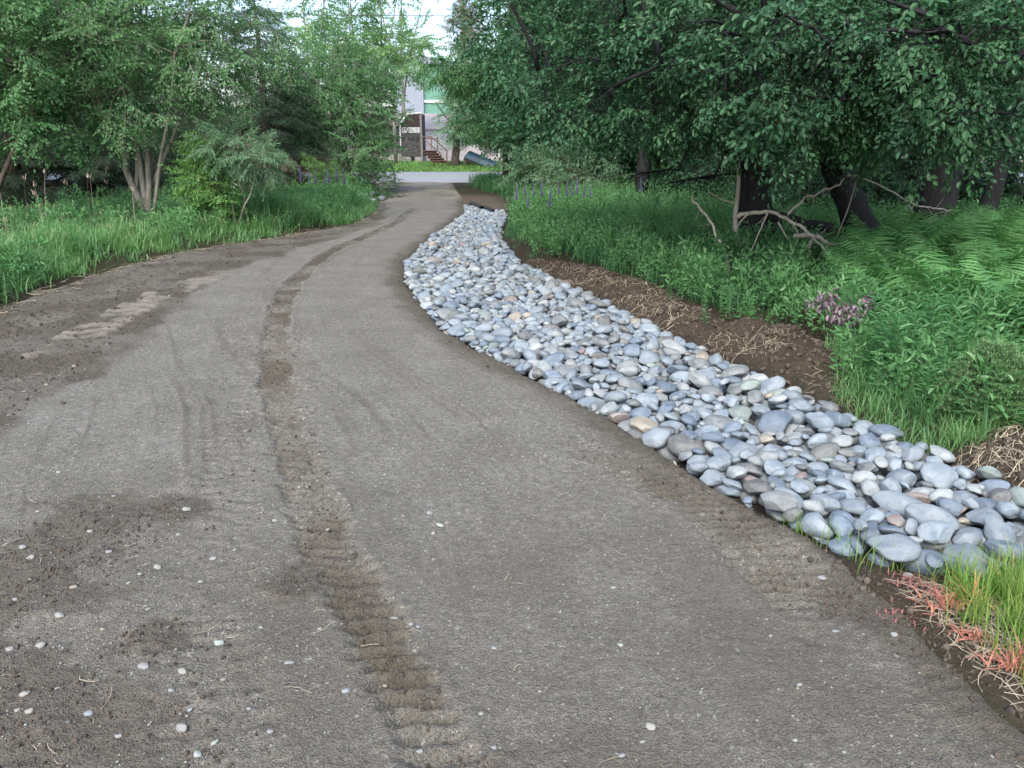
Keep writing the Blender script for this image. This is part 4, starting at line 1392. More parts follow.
    p = tufts(rng, c, 26, 0.12)
    n = len(p)
    blades(g, p, rng.uniform(0.3, 0.75, n), rng.uniform(0, 6.28, n), rng.uniform(.2, .8, n), 0.018, 0, 3)
    c = scatter(rng, 500, -14, -4, 26, Y_ST0 - 0.2, lambda x, y: sm(0.4, 0.9, xg(y) - x))
    p = tufts(rng, c, 22, 0.12)
    n = len(p)
    blades(g, p, rng.uniform(0.2, 0.55, n), rng.uniform(0, 6.28, n), rng.uniform(.2, .8, n), 0.018, 0, 3)
    kind(g.obj('roadside_grass', [MAT['grass_dark']], smooth=False), 'stuff')
    # corner by the camera, right: fresh tuft over a fringe of dead grass
    g = Geo()
    corner = [G(*q) for q in ((945, 575), (1024, 566), (1120, 590), (1120, 720), (1015, 690), (965, 640))]
    c = scatter(rng, 130, 1.2, 2.6, 1.5, 3.0, lambda x, y: sm(-0.02, 0.06, poly_dist(x, y, corner)) * (0.4 + .6 * vnoise(x, y, 6, 231)))
    p = tufts(rng, c, 18, 0.022)
    n = len(p)
    blades(g, p, rng.uniform(0.08, 0.24, n), rng.uniform(0, 6.28, n), rng.uniform(0.1, 0.75, n), rng.uniform(0.0025, 0.0055, n), 0, 4)
    c = scatter(rng, 26, 1.0, 2.2, 2.2, 3.1, lambda x, y: sm(0.1, 0.0, np.abs(poly_dist(x, y, STONE_POLY) + 0.03)) * sm(1.05, 1.2, x))
    p = tufts(rng, c, 9, 0.025)
    n = len(p)
    blades(g, p, rng.uniform(0.08, 0.2, n), rng.uniform(0, 6.28, n), rng.uniform(0.1, 0.9, n), rng.uniform(0.002, 0.004, n), 0, 4)
    kind(g.obj('fresh_grass', [MAT['lawn']], smooth=False), 'stuff')


def straw():
    """Dead stalks: a mat on the mulch bank and in the corner, single ones blown over the driveway."""
    rng = np.random.default_rng(131)
    g = Geo()
    def lay(p, ln, w, lift):
        n = len(p)
        az = rng.uniform(0, 6.28, n)
        cv = rng.normal(0, 0.25, n)
        V = []
        for k in range(5):
            t = k / 4 - 0.5
            d = np.stack([np.cos(az + cv * t * 2), np.sin(az + cv * t * 2)], -1) * (ln * t)[:, None]
            xy = p[:, :2] + d
            z = lift(xy) + 0.006 + (0.25 - t * t) * ln * rng.uniform(0.0, 0.22, n)
            c = np.concatenate([xy, z[:, None]], 1)
            s = np.stack([-np.sin(az), np.cos(az), np.full(n, 0.4)], -1) * (w / 2)[:, None]
            V.append(np.stack([c - s, c + s], 1))
        V = np.concatenate(V, 1)
        q = np.array([[2 * k, 2 * k + 1, 2 * k + 3, 2 * k + 2] for k in range(4)])
        f = (q[None] + (np.arange(n) * 10)[:, None, None]).reshape(-1, 4)
        g.add(V.reshape(-1, 3), f)
    gz_ = lambda xy: ground_z(xy[:, 0], xy[:, 1])
    p = scatter(rng, 850, -0.5, 3.6, 3.2, 11.6, lambda x, y: sm(-0.12, 0.2, poly_dist(x, y, MOUND)) * sm(0.3, 0.6, vnoise(x, y, 2.2, 232)) ** 1.0)
    lay(p, rng.uniform(0.06, 0.24, len(p)), rng.uniform(0.002, 0.0045, len(p)), gz_)
    p = scatter(rng, 120, 2.3, 3.6, 3.3, 4.4, lambda x, y: sm(0, .15, poly_dist(x, y, MOUND)))
    lay(p, rng.uniform(0.08, 0.25, len(p)), rng.uniform(0.002, 0.0045, len(p)), gz_)
    edge = [G(*q) for q in ((890, 570), (1000, 590), (1100, 640), (1100, 750), (1000, 690), (930, 625))]
    p = scatter(rng, 620, 1.0, 2.4, 1.4, 3.0, lambda x, y: sm(-0.06, 0.1, poly_dist(x, y, edge)))
    lay(p, rng.uniform(0.05, 0.18, len(p)), rng.uniform(0.0015, 0.003, len(p)), lambda xy: drive_z(xy[:, 0], xy[:, 1]))
    def kd(x, y):
        return sm(-0.1, 0.2, xr(y) - x) * sm(0, 0.4, x - xc(y)) * (0.3 + 0.7 * sm(0.3, -0.8, x - xr(y) + 0.9))
    p = scatter(rng, 280, -2.8, 1.6, 1.25, 8, kd, 1.9)
    lay(p, rng.uniform(0.02, 0.10, len(p)), rng.uniform(0.001, 0.0018, len(p)), lambda xy: drive_z(xy[:, 0], xy[:, 1]))
    p = scatter(rng, 500, -7, -2.0, 6.5, 20, lambda x, y: sm(0.35, 0.0, np.abs(xg(y) - x)), 1.2)
    lay(p, rng.uniform(0.1, 0.3, len(p)), rng.uniform(0.003, 0.007, len(p)), lambda xy: np.maximum(gz_(xy), drive_z(xy[:, 0], xy[:, 1])))
    kind(g.obj('straw_litter', [MAT['straw']], smooth=False), 'stuff')


def loose_stones():
    """Pebbles one can pick out are things; the grit between them and the crumbled clods are stuff."""
    rng = np.random.default_rng(141)
    shapes = [stone_shape(rng, 3, 0.22, 8) for _ in range(14)]
    mats = [('white', simple('pebble_white', (0.25, 0.25, 0.235), (0.18, 0.18, 0.17), 0.7, 120, .2, .002)), ('pale grey', simple('pebble_grey', (0.22, 0.225, 0.23), (0.17, 0.17, 0.175), 0.7, 120, .2, .002)),
            ('greenish', simple('pebble_green', (0.26, 0.295, 0.28), (0.20, 0.23, 0.215), 0.7, 120, .2, .002)), ('dark', simple('pebble_dark', (0.12, 0.12, 0.12), (0.08, 0.08, 0.08), 0.7, 120, .2, .002)),
            ('bluish', simple('pebble_blue', (0.215, 0.235, 0.265), (0.18, 0.195, 0.22), 0.7, 120, .2, .002)), ('tan', simple('pebble_tan', (0.27, 0.235, 0.20), (0.21, 0.18, 0.15), 0.7, 120, .2, .002))]
    seen = [(466, 693, 12, 0), (560, 475, 0, 0)]
    spots = [  # pixel, width in pixels, colour
        (183, 738, 15, 1), (220, 653, 12, 2), (184, 683, 13, 0), (145, 678, 14, 1), (173, 703, 9, 1), (142, 536 + 50, 9, 1), (25, 556, 12, 1), (33, 569, 9, 0), (62, 628, 14, 0), (43, 655, 14, 0), (28, 707, 12, 0),
        (32, 724, 11, 0), (20, 722, 7, 1), (188, 519, 12, 0), (92, 542, 7, 0), (214, 568, 10, 1), (159, 577, 10, 0), (202, 592, 7, 0), (70, 733, 6, 3), (160, 714, 6, 3), (216, 754, 10, 2), (236, 611, 7, 3), (352, 558, 10, 3),
        (395, 622, 12, 0), (328, 537, 6, 0), (276, 529, 7, 1), (293, 674, 7, 1), (289, 674, 9, 1), (347, 702, 11, 4), (200, 766, 11, 2), (191, 718, 8, 4), (90, 722, 10, 4), (441, 533, 11, 2), (433, 541, 6, 0), (430, 520, 9, 1),
        (649, 736, 13, 0), (642, 751, 7, 0), (622, 765, 10, 1), (577, 460, 9, 1), (494, 657, 8, 4), (412, 634, 7, 4), (418, 636, 6, 4), (481, 723, 7, 1), (494, 757, 7, 1), (613, 594, 7, 0), (620, 652, 7, 2), (822, 578, 11, 1), (835, 634, 9, 1),
        (798, 692, 10, 1), (849, 668, 8, 3), (896, 661, 9, 3), (893, 640, 9, 1), (843, 760, 6, 0), (794, 748, 6, 0), (908, 571, 12, 1), (965, 599, 9, 1), (770, 640, 5, 0), (560, 620, 5, 0), (736, 655, 8, 3), (700, 700, 5, 1), (540, 700, 5, 0),
        (17, 610, 7, 1), (110, 560, 8, 1), (130, 595, 7, 0), (105, 640, 8, 5), (76, 600, 9, 5), (12, 660, 9, 1), (150, 620, 7, 1), (250, 720, 7, 1), (225, 690, 8, 5), (262, 640, 6, 1), (170, 640, 7, 3), (320, 640, 6, 0), (300, 600, 6, 1),
        (236, 560, 6, 0), (180, 545, 6, 0), (60, 700, 8, 1), (100, 690, 7, 3), (272, 742, 8, 1), (330, 720, 8, 3), (385, 690, 6, 0), (420, 760, 8, 1), (120, 745, 9, 1), (40, 520, 7, 0), (115, 505, 6, 1), (60, 480, 6, 0),
        (95, 432, 6, 3), (30, 430, 5, 0), (48, 390, 6, 5), (10, 420, 6, 1), (75, 372, 5, 5), (25, 398, 5, 1), (130, 335, 4, 3), (92, 405, 4, 3), (170, 300, 4, 5), (108, 350, 4, 1)]
    cache = {}
    zone = lambda px, py: ('at the driveway edge below the big stones' if px > 680 else 'on the smooth middle of the driveway' if px > 400 else 'beside the deep lugged tyre track' if px > 260 else 'in the churned earth of the driveway' if py > 440 else 'on the loose brown shoulder')
    cnt = {}
    rows = []
    for px, py, wpx, c in spots:
        size = 'large' if wpx > 11 else 'small' if wpx < 8 else 'medium'
        rows.append((px, py, wpx, c, f'{size} {mats[c][0]} pebble {zone(px, py)}'))
    by = {}
    for r in rows:
        by.setdefault(r[4], []).append(r)
    for lab, v in by.items():
        v.sort(key=lambda r: -r[1])
        for i, (px, py, wpx, c, _) in enumerate(v):
            x, y = G(px, py)
            s = wpx * math.hypot(y, CH) / F / 2 * 0.85
            k = (int(rng.integers(len(shapes))), c)
            if k not in cache:
                g = Geo()
                g.add(shapes[k[0]][0] * 0.1, shapes[k[0]][1])
                cache[k] = g.mesh('pebble', [mats[c][1]])
            o = link('pebble', cache[k])
            a, b_, h = s, s * rng.uniform(.6, .85), s * rng.uniform(.4, .6)
            o.location = (x, y, float(drive_z(x, y)[0]) + h * 0.2)
            o.rotation_euler = (rng.normal(0, .15), rng.normal(0, .15), rng.uniform(-.6, .6))
            o.scale = (a * 10, b_ * 10, h * 10)
            if len(v) > 1:
                order = ['nearest the camera', 'second nearest the camera', 'third nearest the camera', 'fourth nearest the camera', 'fifth nearest the camera', 'sixth nearest the camera', 'seventh nearest the camera', 'eighth nearest the camera', 'ninth nearest the camera', 'tenth nearest the camera']
                lab_i = f"{lab}, {'farthest from the camera' if i == len(v) - 1 else order[min(i, 9)]}"
            else:
                lab_i = lab
            tag(o, lab_i, 'pebble', 'loose pebbles on the driveway')
    # grit
    g = Geo()
    tiny = [stone_shape(rng, 1, 0.1, 3) for _ in range(6)]
    gm = [m for _, m in mats]
    def grit(n, x0, x1, y0, y1, keep, bias, lo, hi, zf, pal):
        p = scatter(rng, n, x0, x1, y0, y1, keep, bias)
        z = zf(p[:, 0], p[:, 1])
        s = lo * (hi / lo) ** (rng.random(len(p)) ** 2.2)
        ks = rng.integers(0, 6, len(p))
        for k in range(6):
            w = ks == k
            Rm = basis(norm(rng.normal(size=(w.sum(), 3)) * (1, 1, .3)), np.array((0, 0, 1.0)))
            v, f = place(tiny[k][0] * np.array((1, .75, .55)), tiny[k][1], Rm, s[w], np.stack([p[w, 0], p[w, 1], z[w] + s[w] * .3], -1))
            g.add(v, f, np.repeat(rng.choice(6, w.sum(), p=pal), len(tiny[k][1])))
    on = lambda x, y: sm(0.05, 0.25, xr(y) - x) * sm(-0.3, 0.2, x - xg(y))
    grit(8500, -5, 1.7, 1.2, 5.0, lambda x, y: on(x, y) * (0.45 + 0.55 * sm(-0.3, -1.6, x)), 1.6, 0.0018, 0.006, drive_z, [.10, .34, .04, .32, .03, .17])
    grit(3000, -5.2, 1.0, 5.0, 12, on, 1.3, 0.003, 0.007, drive_z, [.12, .34, .04, .32, .02, .16])
    kind(g.obj('fine_gravel', gm), 'stuff')
    # clods of earth on the shoulder, along the stones and on the bank
    g = Geo()
    cl = [stone_shape(rng, 2, 0.75, 5) for _ in range(6)]
    def clods(n, x0, x1, y0, y1, keep, bias, lo, hi, zf):
        p = scatter(rng, n, x0, x1, y0, y1, keep, bias)
        z = zf(p[:, 0], p[:, 1])
        s = lo * (hi / lo) ** (rng.random(len(p)) ** 2.0)
        ks = rng.integers(0, 6, len(p))
        for k in range(6):
            w = ks == k
            Rm = basis(norm(rng.normal(size=(w.sum(), 3))), norm(rng.normal(size=3)))
            v, f = place(cl[k][0], cl[k][1], Rm, s[w], np.stack([p[w, 0], p[w, 1], z[w] + s[w] * .1], -1))
            g.add(v, f)
    ds = lambda x, y: np.clip(np.maximum(sm(0.1, -0.25, x - xc(y)) * sm(-0.1, .2, x - xg(y)), sm(-0.22, -0.02, x - xr(y)) * sm(0.14, 0.0, x - xr(y))), 0, 1)
    clods(4200, -5.6, 1.8, 1.4, 16, ds, 1.6, 0.004, 0.020, drive_z)
    def bl(x, y):
        r = np.zeros(x.shape)
        for bx, by, br in BLOTS:
            r = np.maximum(r, sm(1.1, .5, np.hypot(x - bx, y - by) / br))
        return r
    clods(2600, -4, 1.9, 1.3, 3.6, bl, 1.0, 0.003, 0.010, drive_z)
    def tr(x, y):
        return np.clip(track_field(x, y)[1] * 1.5, 0, 1)
    clods(3200, -3.6, 1.6, 1.3, 7, tr, 1.5, 0.0025, 0.010, drive_z)
    clods(2600, -0.4, 3.6, 3.2, 11, lambda x, y: sm(-0.1, .15, poly_dist(x, y, MOUND)), 1.2, 0.006, 0.032, lambda x, y: ground_z(x, y))
    kind(g.obj('earth_crumbs', [MAT['clod']]), 'stuff')


def fern_frond(rng, L=0.85):
    """One frond: an arching midrib with about 22 pairs of toothed leaflets."""
    g = Geo()
    n = 19
    cu, sw = rng.uniform(.50, .80), rng.uniform(-.10, .10)
    curve = lambda t: np.array((L * (0.75 * t + 0.12 * t * t), sw * L * t * t + 0.03 * L * math.sin(3 * t), L * (1.02 * t - cu * t * t)))
    tube(g, [curve(t) for t in np.linspace(0, 1, 9)], np.linspace(0.0045, 0.001, 9), 4, 1)
    for i in range(n):
        t = 0.14 + 0.86 * (i / n) ** 0.92
        p = curve(t)
        fw = norm(curve(t + .02) - curve(t - .02))
        ln = L * 0.25 * (math.sin(math.pi * min(1, 0.16 + 0.86 * t)) ** 0.8) * (1.08 - 0.25 * t) * rng.uniform(.8, 1.15)
        for sd in (-1, 1):
            side = np.array((0, sd, 0.0))
            dr = norm(side * 0.94 + fw * 0.33 + np.array((0, 0, -0.15 + rng.normal(0, .14))))
            up = norm(np.cross(dr, fw) * sd)
            m = 7
            V, Q, T = [], [], []
            for k in range(m + 1):
                s = k / m
                c = p + dr * ln * s + np.array((0, 0, -0.18 * ln * s * s))
                w = 0.11 * ln * (1 - s) ** 0.7 + 0.001
                V += [c - fw * w * .35, c + fw * w * .35]
            # teeth: each joint carries a little pointed lobe on both edges
            b0 = len(V)
            for k in range(m):
                s = (k + .5) / m
                c = p + dr * ln * (s + .05) + np.array((0, 0, -0.18 * ln * s * s))
                w = 0.085 * ln * (1 - s) ** 0.6 + 0.002
                V += [c - fw * w * 1.0 + up * .002, c + fw * w * 1.0 + up * .002]
                Q.append([2 * k, 2 * k + 1, 2 * k + 3, 2 * k + 2])
                T.append([2 * k, 2 * k + 2, b0 + 2 * k])
                T.append([2 * k + 1, b0 + 2 * k + 1, 2 * k + 3])
            g.add(np.array(V), [np.array(Q), np.array(T)], 0)
    return g.mesh('frond', [MAT['fern_leaf'], MAT['green_stem']], smooth=False)


def ferns():
    rng = np.random.default_rng(151)
    fr = [fern_frond(rng) for _ in range(9)]
    spots = []
    for row, (py, x0, x1, st) in enumerate(((262, 868, 1030, 30), (278, 850, 1040, 31), (296, 846, 1040, 30), (316, 870, 1050, 34), (338, 925, 1050, 36), (250, 905, 1040, 34), (240, 985, 1045, 30))):
        for px in np.arange(x0, x1, st * 0.68):
            spots.append((px + rng.uniform(-8, 8), py + rng.uniform(-5, 5)))
    spots += [(800, 268), (775, 272), (730, 262), (838, 300)]
    spots.sort(key=lambda s: (s[1], s[0]))
    rows = {}
    for px, py in spots:
        b = foot(px, py)
        where = 'at the foot of the black conifer trunk' if py < 258 else 'in front of the black conifer trunk' if py < 287 else 'in the dense bed above the leafy weeds' if py < 308 else 'above the spruce seedling'
        if px < 848:
            where = 'under the leaning apple tree'
        rows.setdefault(where, []).append((px, py, b))
    names = ['leftmost', 'second from left', 'third from left', 'fourth from left', 'fifth from left', 'sixth from left', 'seventh from left', 'eighth from left', 'ninth from left', 'tenth from left', 'eleventh from left', 'twelfth from left', 'thirteenth from left', 'fourteenth from left', 'fifteenth from left', 'sixteenth from left', 'seventeenth from left', 'eighteenth from left', 'nineteenth from left', 'twentieth from left', 'twenty-first from left', 'twenty-second from left']
    for where, v in rows.items():
        v.sort()
        for i, (px, py, b) in enumerate(v):
            far = sm(5, 9, b[1])
            s = rng.uniform(0.75, 1.15) * (0.7 if px < 848 else 1.0)
            t = thing('fern', f"feathery green fern {where}, {names[i] if i < len(names) - 1 and i < len(v) - 1 else 'rightmost'}", 'fern', tuple(b), rng.uniform(0, 6), 'ferns under the trees')
            n = int(rng.integers(7, 10))
            for k in range(n):
                o = link('frond', fr[int(rng.integers(9))], t)
                o.rotation_euler = (rng.normal(0, .12), rng.uniform(-0.75, 0.0), 2 * math.pi * k / n + rng.normal(0, .25))
                q = s * rng.uniform(.75, 1.1)
                o.scale = (q, q, q)


def weed_mesh(rng, h=0.7, leaf=0.13, w=0.2, nl=36):
    st, fo = Geo(), Geo()
    lean = rng.normal(0, 0.08, 2)
    cv = lambda t: np.array((lean[0] * t * h + .02 * math.sin(4 * t), lean[1] * t * h, h * t))
    tube(st, [cv(t) for t in np.linspace(0, 1, 7)], np.linspace(0.005, 0.0015, 7), 5)
    lv, lf = leaf_shape(w, 0.05, 0.22, 0.4)
    D, P, S = [], [], []
    for i in range(nl):
        t = 0.10 + 0.90 * (i / nl) ** 0.85
        a = i * 2.4
        e = 0.25 + 0.9 * t ** 3
        D.append((math.cos(a), math.sin(a), e + rng.normal(0, .12)))
        P.append(cv(t)); S.append(leaf * rng.uniform(.8, 1.15) * (1.1 - 0.55 * t ** 4) * (0.7 + 0.3 * min(1, t * 3)))
    D = np.array(D)
    v, f = place(lv, lf, basis(D, np.array((0, 0, 1.0)), rng.normal(0, .25, nl)), np.array(S), np.array(P))
    fo.add(v, f)
    return st, fo


def weeds():
    rng = np.random.default_rng(161)
    protos = []
    for k in range(5):
        st, fo = weed_mesh(rng, 0.62 + .05 * k)
        protos.append((st.mesh('stem', [MAT['green_stem']]), fo.mesh('foliage', [MAT['weed_leaf']], smooth=False)))
    spots = []
    for py, x0, x1, stp in ((322, 700, 770, 24), (332, 845, 930, 17), (346, 850, 960, 16), (360, 868, 975, 15), (374, 862, 945, 14), (386, 868, 950, 16), (398, 878, 950, 18), (300, 672, 840, 36), (350, 985, 1045, 20), (412, 920, 1000, 18), (430, 960, 1040, 18)):
        for px in np.arange(x0, x1, stp):
            spots.append((px + rng.uniform(-5, 5), py + rng.uniform(-4, 4)))
    zones = {}
    for px, py in spots:
        z = 'beside the mulch bank' if px < 845 else 'under the ferns' if py < 340 else 'around the white paper scrap' if py < 368 and px < 960 else 'at the edge of the stones' if py > 392 and px < 955 else 'near the dead grass by the stones' if py > 392 else 'beside the spruce seedling' if px > 955 else 'in the bright leafy bank'
        zones.setdefault(z, []).append((px, py))
    names = ['leftmost', 'second from left', 'third from left', 'fourth from left', 'fifth from left', 'sixth from left', 'seventh from left', 'eighth from left', 'ninth from left', 'tenth from left', 'eleventh from left', 'twelfth from left', 'thirteenth from left', 'fourteenth from left', 'fifteenth from left', 'sixteenth from left']
    for z, v in zones.items():
        v.sort()
        for i, (px, py) in enumerate(v):
            b = foot(px, py)
            t = thing('leafy_weed', f"upright narrow-leaved weed {z}, {'rightmost' if i == len(v) - 1 else names[min(i, 15)]}", 'weed', tuple(b), rng.uniform(0, 6), 'narrow-leaved weeds on the bank')
            s = rng.uniform(0.5, 0.8) * (1.0 if px > 845 else 0.62) * (0.62 if py > 392 else 1)
            a, c = protos[int(rng.integers(5))]
            t.scale = (s * 1.1, s * 1.1, s)
            link('stem', a, t); link('foliage', c, t)


def lupins():
    rng = np.random.default_rng(171)
    MAT['lupin'] = leafmat('lupin_flower', (0.26, 0.21, 0.50), (0.42, 0.36, 0.66), 0.25, 0.6, 0.2, 5)
    lv, lf = leaf_shape(0.8, 0.2, 0.2)
    ll, lg = leaf_shape(0.24, 0.06, 0.15)
    st, sp, fo = Geo(), Geo(), Geo()
    tube(st, [(0, 0, 0), (0.01, 0, .4), (0, .01, 0.82)], (0.005, 0.004, 0.0025), 5)
    D, P, S = [], [], []
    for i in range(130):
        t = i / 130
        a = i * 2.4
        D.append((math.cos(a), math.sin(a), .5 + .5 * t)); P.append((0.01, 0.005, 0.50 + .36 * t)); S.append(0.036 * (1.1 - .7 * t) * rng.uniform(.6, 1.2))
    v, f = place(lv, lf, basis(np.array(D), np.array((0, 0, 1.))), np.array(S), np.array(P)); sp.add(v, f)
    D, P, S = [], [], []
    for i in range(9):
        a0, r0, z0 = i * 2.4, 0.16 * rng.uniform(.6, 1.2), rng.uniform(.12, .45)
        c = np.array((math.cos(a0) * r0, math.sin(a0) * r0, z0))
        tube(st, [(0, 0, z0 * .5), c], (.002, .0015), 3)
        for k in range(9):
            a = k * 2 * math.pi / 9
            D.append((math.cos(a), math.sin(a), .25)); P.append(c); S.append(.085)
    v, f = place(ll, lg, basis(np.array(D), np.array((0, 0, 1.))), np.array(S), np.array(P)); fo.add(v, f)
    ms = st.mesh('stem', [MAT['green_stem']]), sp.mesh('flower_spike', [MAT['lupin']], False), fo.mesh('foliage', [MAT['forb_leaf']], False)
    L = [(242, 203), (250, 201), (262, 203), (268, 200), (285, 202), (303, 203), (311, 202), (318, 204), (326, 203), (331, 205), (338, 203), (345, 206)]
    Rr = [(516, 223), (528, 226), (534, 214), (541, 219), (549, 228), (551, 216), (558, 212), (566, 219), (571, 214), (577, 213), (583, 217), (590, 214), (524, 213), (640, 214)]
    o_ = ['leftmost', 'second from left', 'third from left', 'fourth from left', 'fifth from left', 'sixth from left', 'seventh from left', 'eighth from left', 'ninth from left', 'tenth from left', 'eleventh from left', 'twelfth from left', 'thirteenth from left']
    for v, where, sc in ((L, 'in the tall grass by the lime bush', 1.2), (sorted(Rr), 'behind the stone ditch', 0.95)):
        for i, (px, py) in enumerate(v):
            b = foot(px, py)
            w = 'rightmost' if i == len(v) - 1 else o_[i]
            t = thing('lupin', f'purple lupin spike {where}, {w}', 'flower', tuple(b), rng.uniform(0, 6), 'purple lupins')
            s = sc * rng.uniform(.8, 1.1)
            t.scale = (s * 1.15, s * 1.15, s)
            for nm, m in zip(('stem', 'flower_spike', 'foliage'), ms):
                link(nm, m, t)


def odd_plants():
    rng = np.random.default_rng(181)
    # wilted purple-grey plant by the mulch bank
    b = foot(832, 345)
    t = thing('wilted_weed', 'wilted weed with purple-grey drooping heads at the edge of the mulch bank', 'weed', tuple(b))
    st = Geo()
    pm = leafmat('wilted_head', (0.20, 0.15, 0.20), (0.30, 0.24, 0.29), 0.2, 0.8, 0.1, 4)
    lv, lf = leaf_shape(0.5, .1, .3)
    for k in range(9):
        a = k * 0.9
        tip = np.array((math.cos(a) * rng.uniform(.06, .26), math.sin(a) * .14, rng.uniform(.26, .46)))
        tube(st, bez((0, 0, 0), (tip[0] * .2, tip[1] * .2, tip[2] * .8), tip, 6), np.linspace(.006, .002, 6), 5)
        n = 46
        c = tip + rng.normal(0, .030, (n, 3))
        v, f = place(lv, lf, basis(norm(rng.normal(size=(n, 3)) - np.array((0, 0, .6))), np.array((0, 0, 1.))), rng.uniform(.034, .054, n), c)
        fo = Geo(); fo.add(v, f); fo.obj('wilted_flower', [pm], t, False)
    st.obj('stem', [MAT['bark_mid']], t)
    # spruce seedling
    b = foot(985, 418)
    t = thing('spruce_seedling', 'small bushy spruce seedling with fresh green tips beside the stones', 'sapling', tuple(b))
    wood, crown = Geo(), Geo()
    h = 0.46
    tube(wood, [(0, 0, 0), (0, 0, h)], (.012, .004), 6)
    lv, lf = leaf_shape(0.16, .01, .02)
    D, P, S = [], [], []
    for z in np.linspace(.04, h, 13):
        Lb = 0.30 * (1 - (z / h) ** 2 * .72)
        for i in range(8):
            a = i * .785 + z * 20 + rng.uniform(-.3, .3)
            dr = np.array((math.cos(a), math.sin(a), .28))
            tube(wood, [(0, 0, z), np.array((0, 0, z)) + dr * Lb], (.004, .002), 4)
            subs = [(np.array((0, 0, z)), dr, Lb)]
            for s in (.35, .55, .75):
                for sd in (-1, 1):
                    subs.append((np.array((0, 0, z)) + dr * Lb * s, dr + np.array((-dr[1], dr[0], 0)) * sd * .8, Lb * .4 * (1.2 - s)))
            for p0, d0, l0 in subs:
                m = max(8, int(l0 / .0025))
                for j in range(m):
                    q = rng.normal(size=3) * .8 + norm(d0) * .9
                    D.append(q); P.append(p0 + d0 * l0 * j / m); S.append(.024)
    v, f = place(lv, lf, basis(np.array(D), np.array((0, 0, 1.))), np.array(S), np.array(P))
    v = v.reshape(-1, 3)
    crown.add(v, f)
    wood.obj('trunk', [MAT['bark_mid']], t); crown.obj('crown', [MAT['needle_young']], t, False)
    # scrap of paper caught in the weeds
    b = W(912, 352, foot(905, 372)[1])
    g = Geo()
    X, Y = np.meshgrid(np.linspace(-.03, .03, 7), np.linspace(-.022, .022, 5))
    Z = .008 * np.sin(X * 90) * np.cos(Y * 70)
    i = np.arange(4)[:, None] * 7 + np.arange(6)[None]
    top = np.stack([X, Y, Z], -1).reshape(-1, 3)
    q = np.stack([i, i + 1, i + 8, i + 7], -1).reshape(-1, 4)
    g.add(top, q); g.add(top - (0, 0, .0006), q[:, ::-1])
    o = g.obj('paper_scrap', [simple('paper', (0.72, 0.76, 0.80), (0.6, 0.64, 0.68), .7, 30, 0)])
    o.location = b; o.rotation_euler = (1.0, .5, .4)
    tag(o, 'crumpled pale paper scrap caught among the narrow-leaved weeds', 'litter')
    # young tree with a pale forked stem and a few fresh leaves, before the old apple trunk
    b = foot(742, 262)
    d = b[1]
    t = thing('sapling', 'bare pale forked sapling standing before the thick upright apple trunk', 'sapling', tuple(b))
    wood, crown = Geo(), Geo()
    rel = lambda *q: W(*q) - b
    for pts, r0, r1 in (([(0, 0, 0), rel(734, 222, d), rel(736, 205, d), rel(738, 196, d), rel(739, 170, d), rel(738, 156, d)], .035, .022), ([rel(738, 157, d), rel(750, 142, d - .2), rel(768, 130, d - .3), rel(782, 116, d - .4)], .022, .010),
                        ([rel(738, 157, d), rel(733, 140, d), rel(736, 126, d), rel(747, 110, d - .2)], .016, .007), ([rel(737, 155, d), rel(722, 148, d), rel(700, 140, d + .1)], .010, .004), ([rel(736, 203, d), rel(722, 200, d), rel(708, 192, d)], .014, .005)):
        tube(wood, spline(pts, 12), np.linspace(r0, r1, 12), 6, rough=.2, rng=rng)
    lv, lf = leaf_shape(.55)
    n = 70
    c = np.concatenate([rel(732, 146, d) + rng.normal(0, .11, (n // 2, 3)), rel(730, 168, d) + rng.normal(0, .09, (n // 4, 3)), rel(725, 196, d) + rng.normal(0, .08, (n - n // 2 - n // 4, 3))])
    v, f = place(lv, lf, basis(rng.normal(size=(n, 3)), np.array((0, 0, 1.))), rng.uniform(.05, .08, n), c)
    crown.add(v, f)
    wood.obj('trunk', [MAT['deadwood']], t); crown.obj('crown', [MAT['bright_leaf']], t, False)


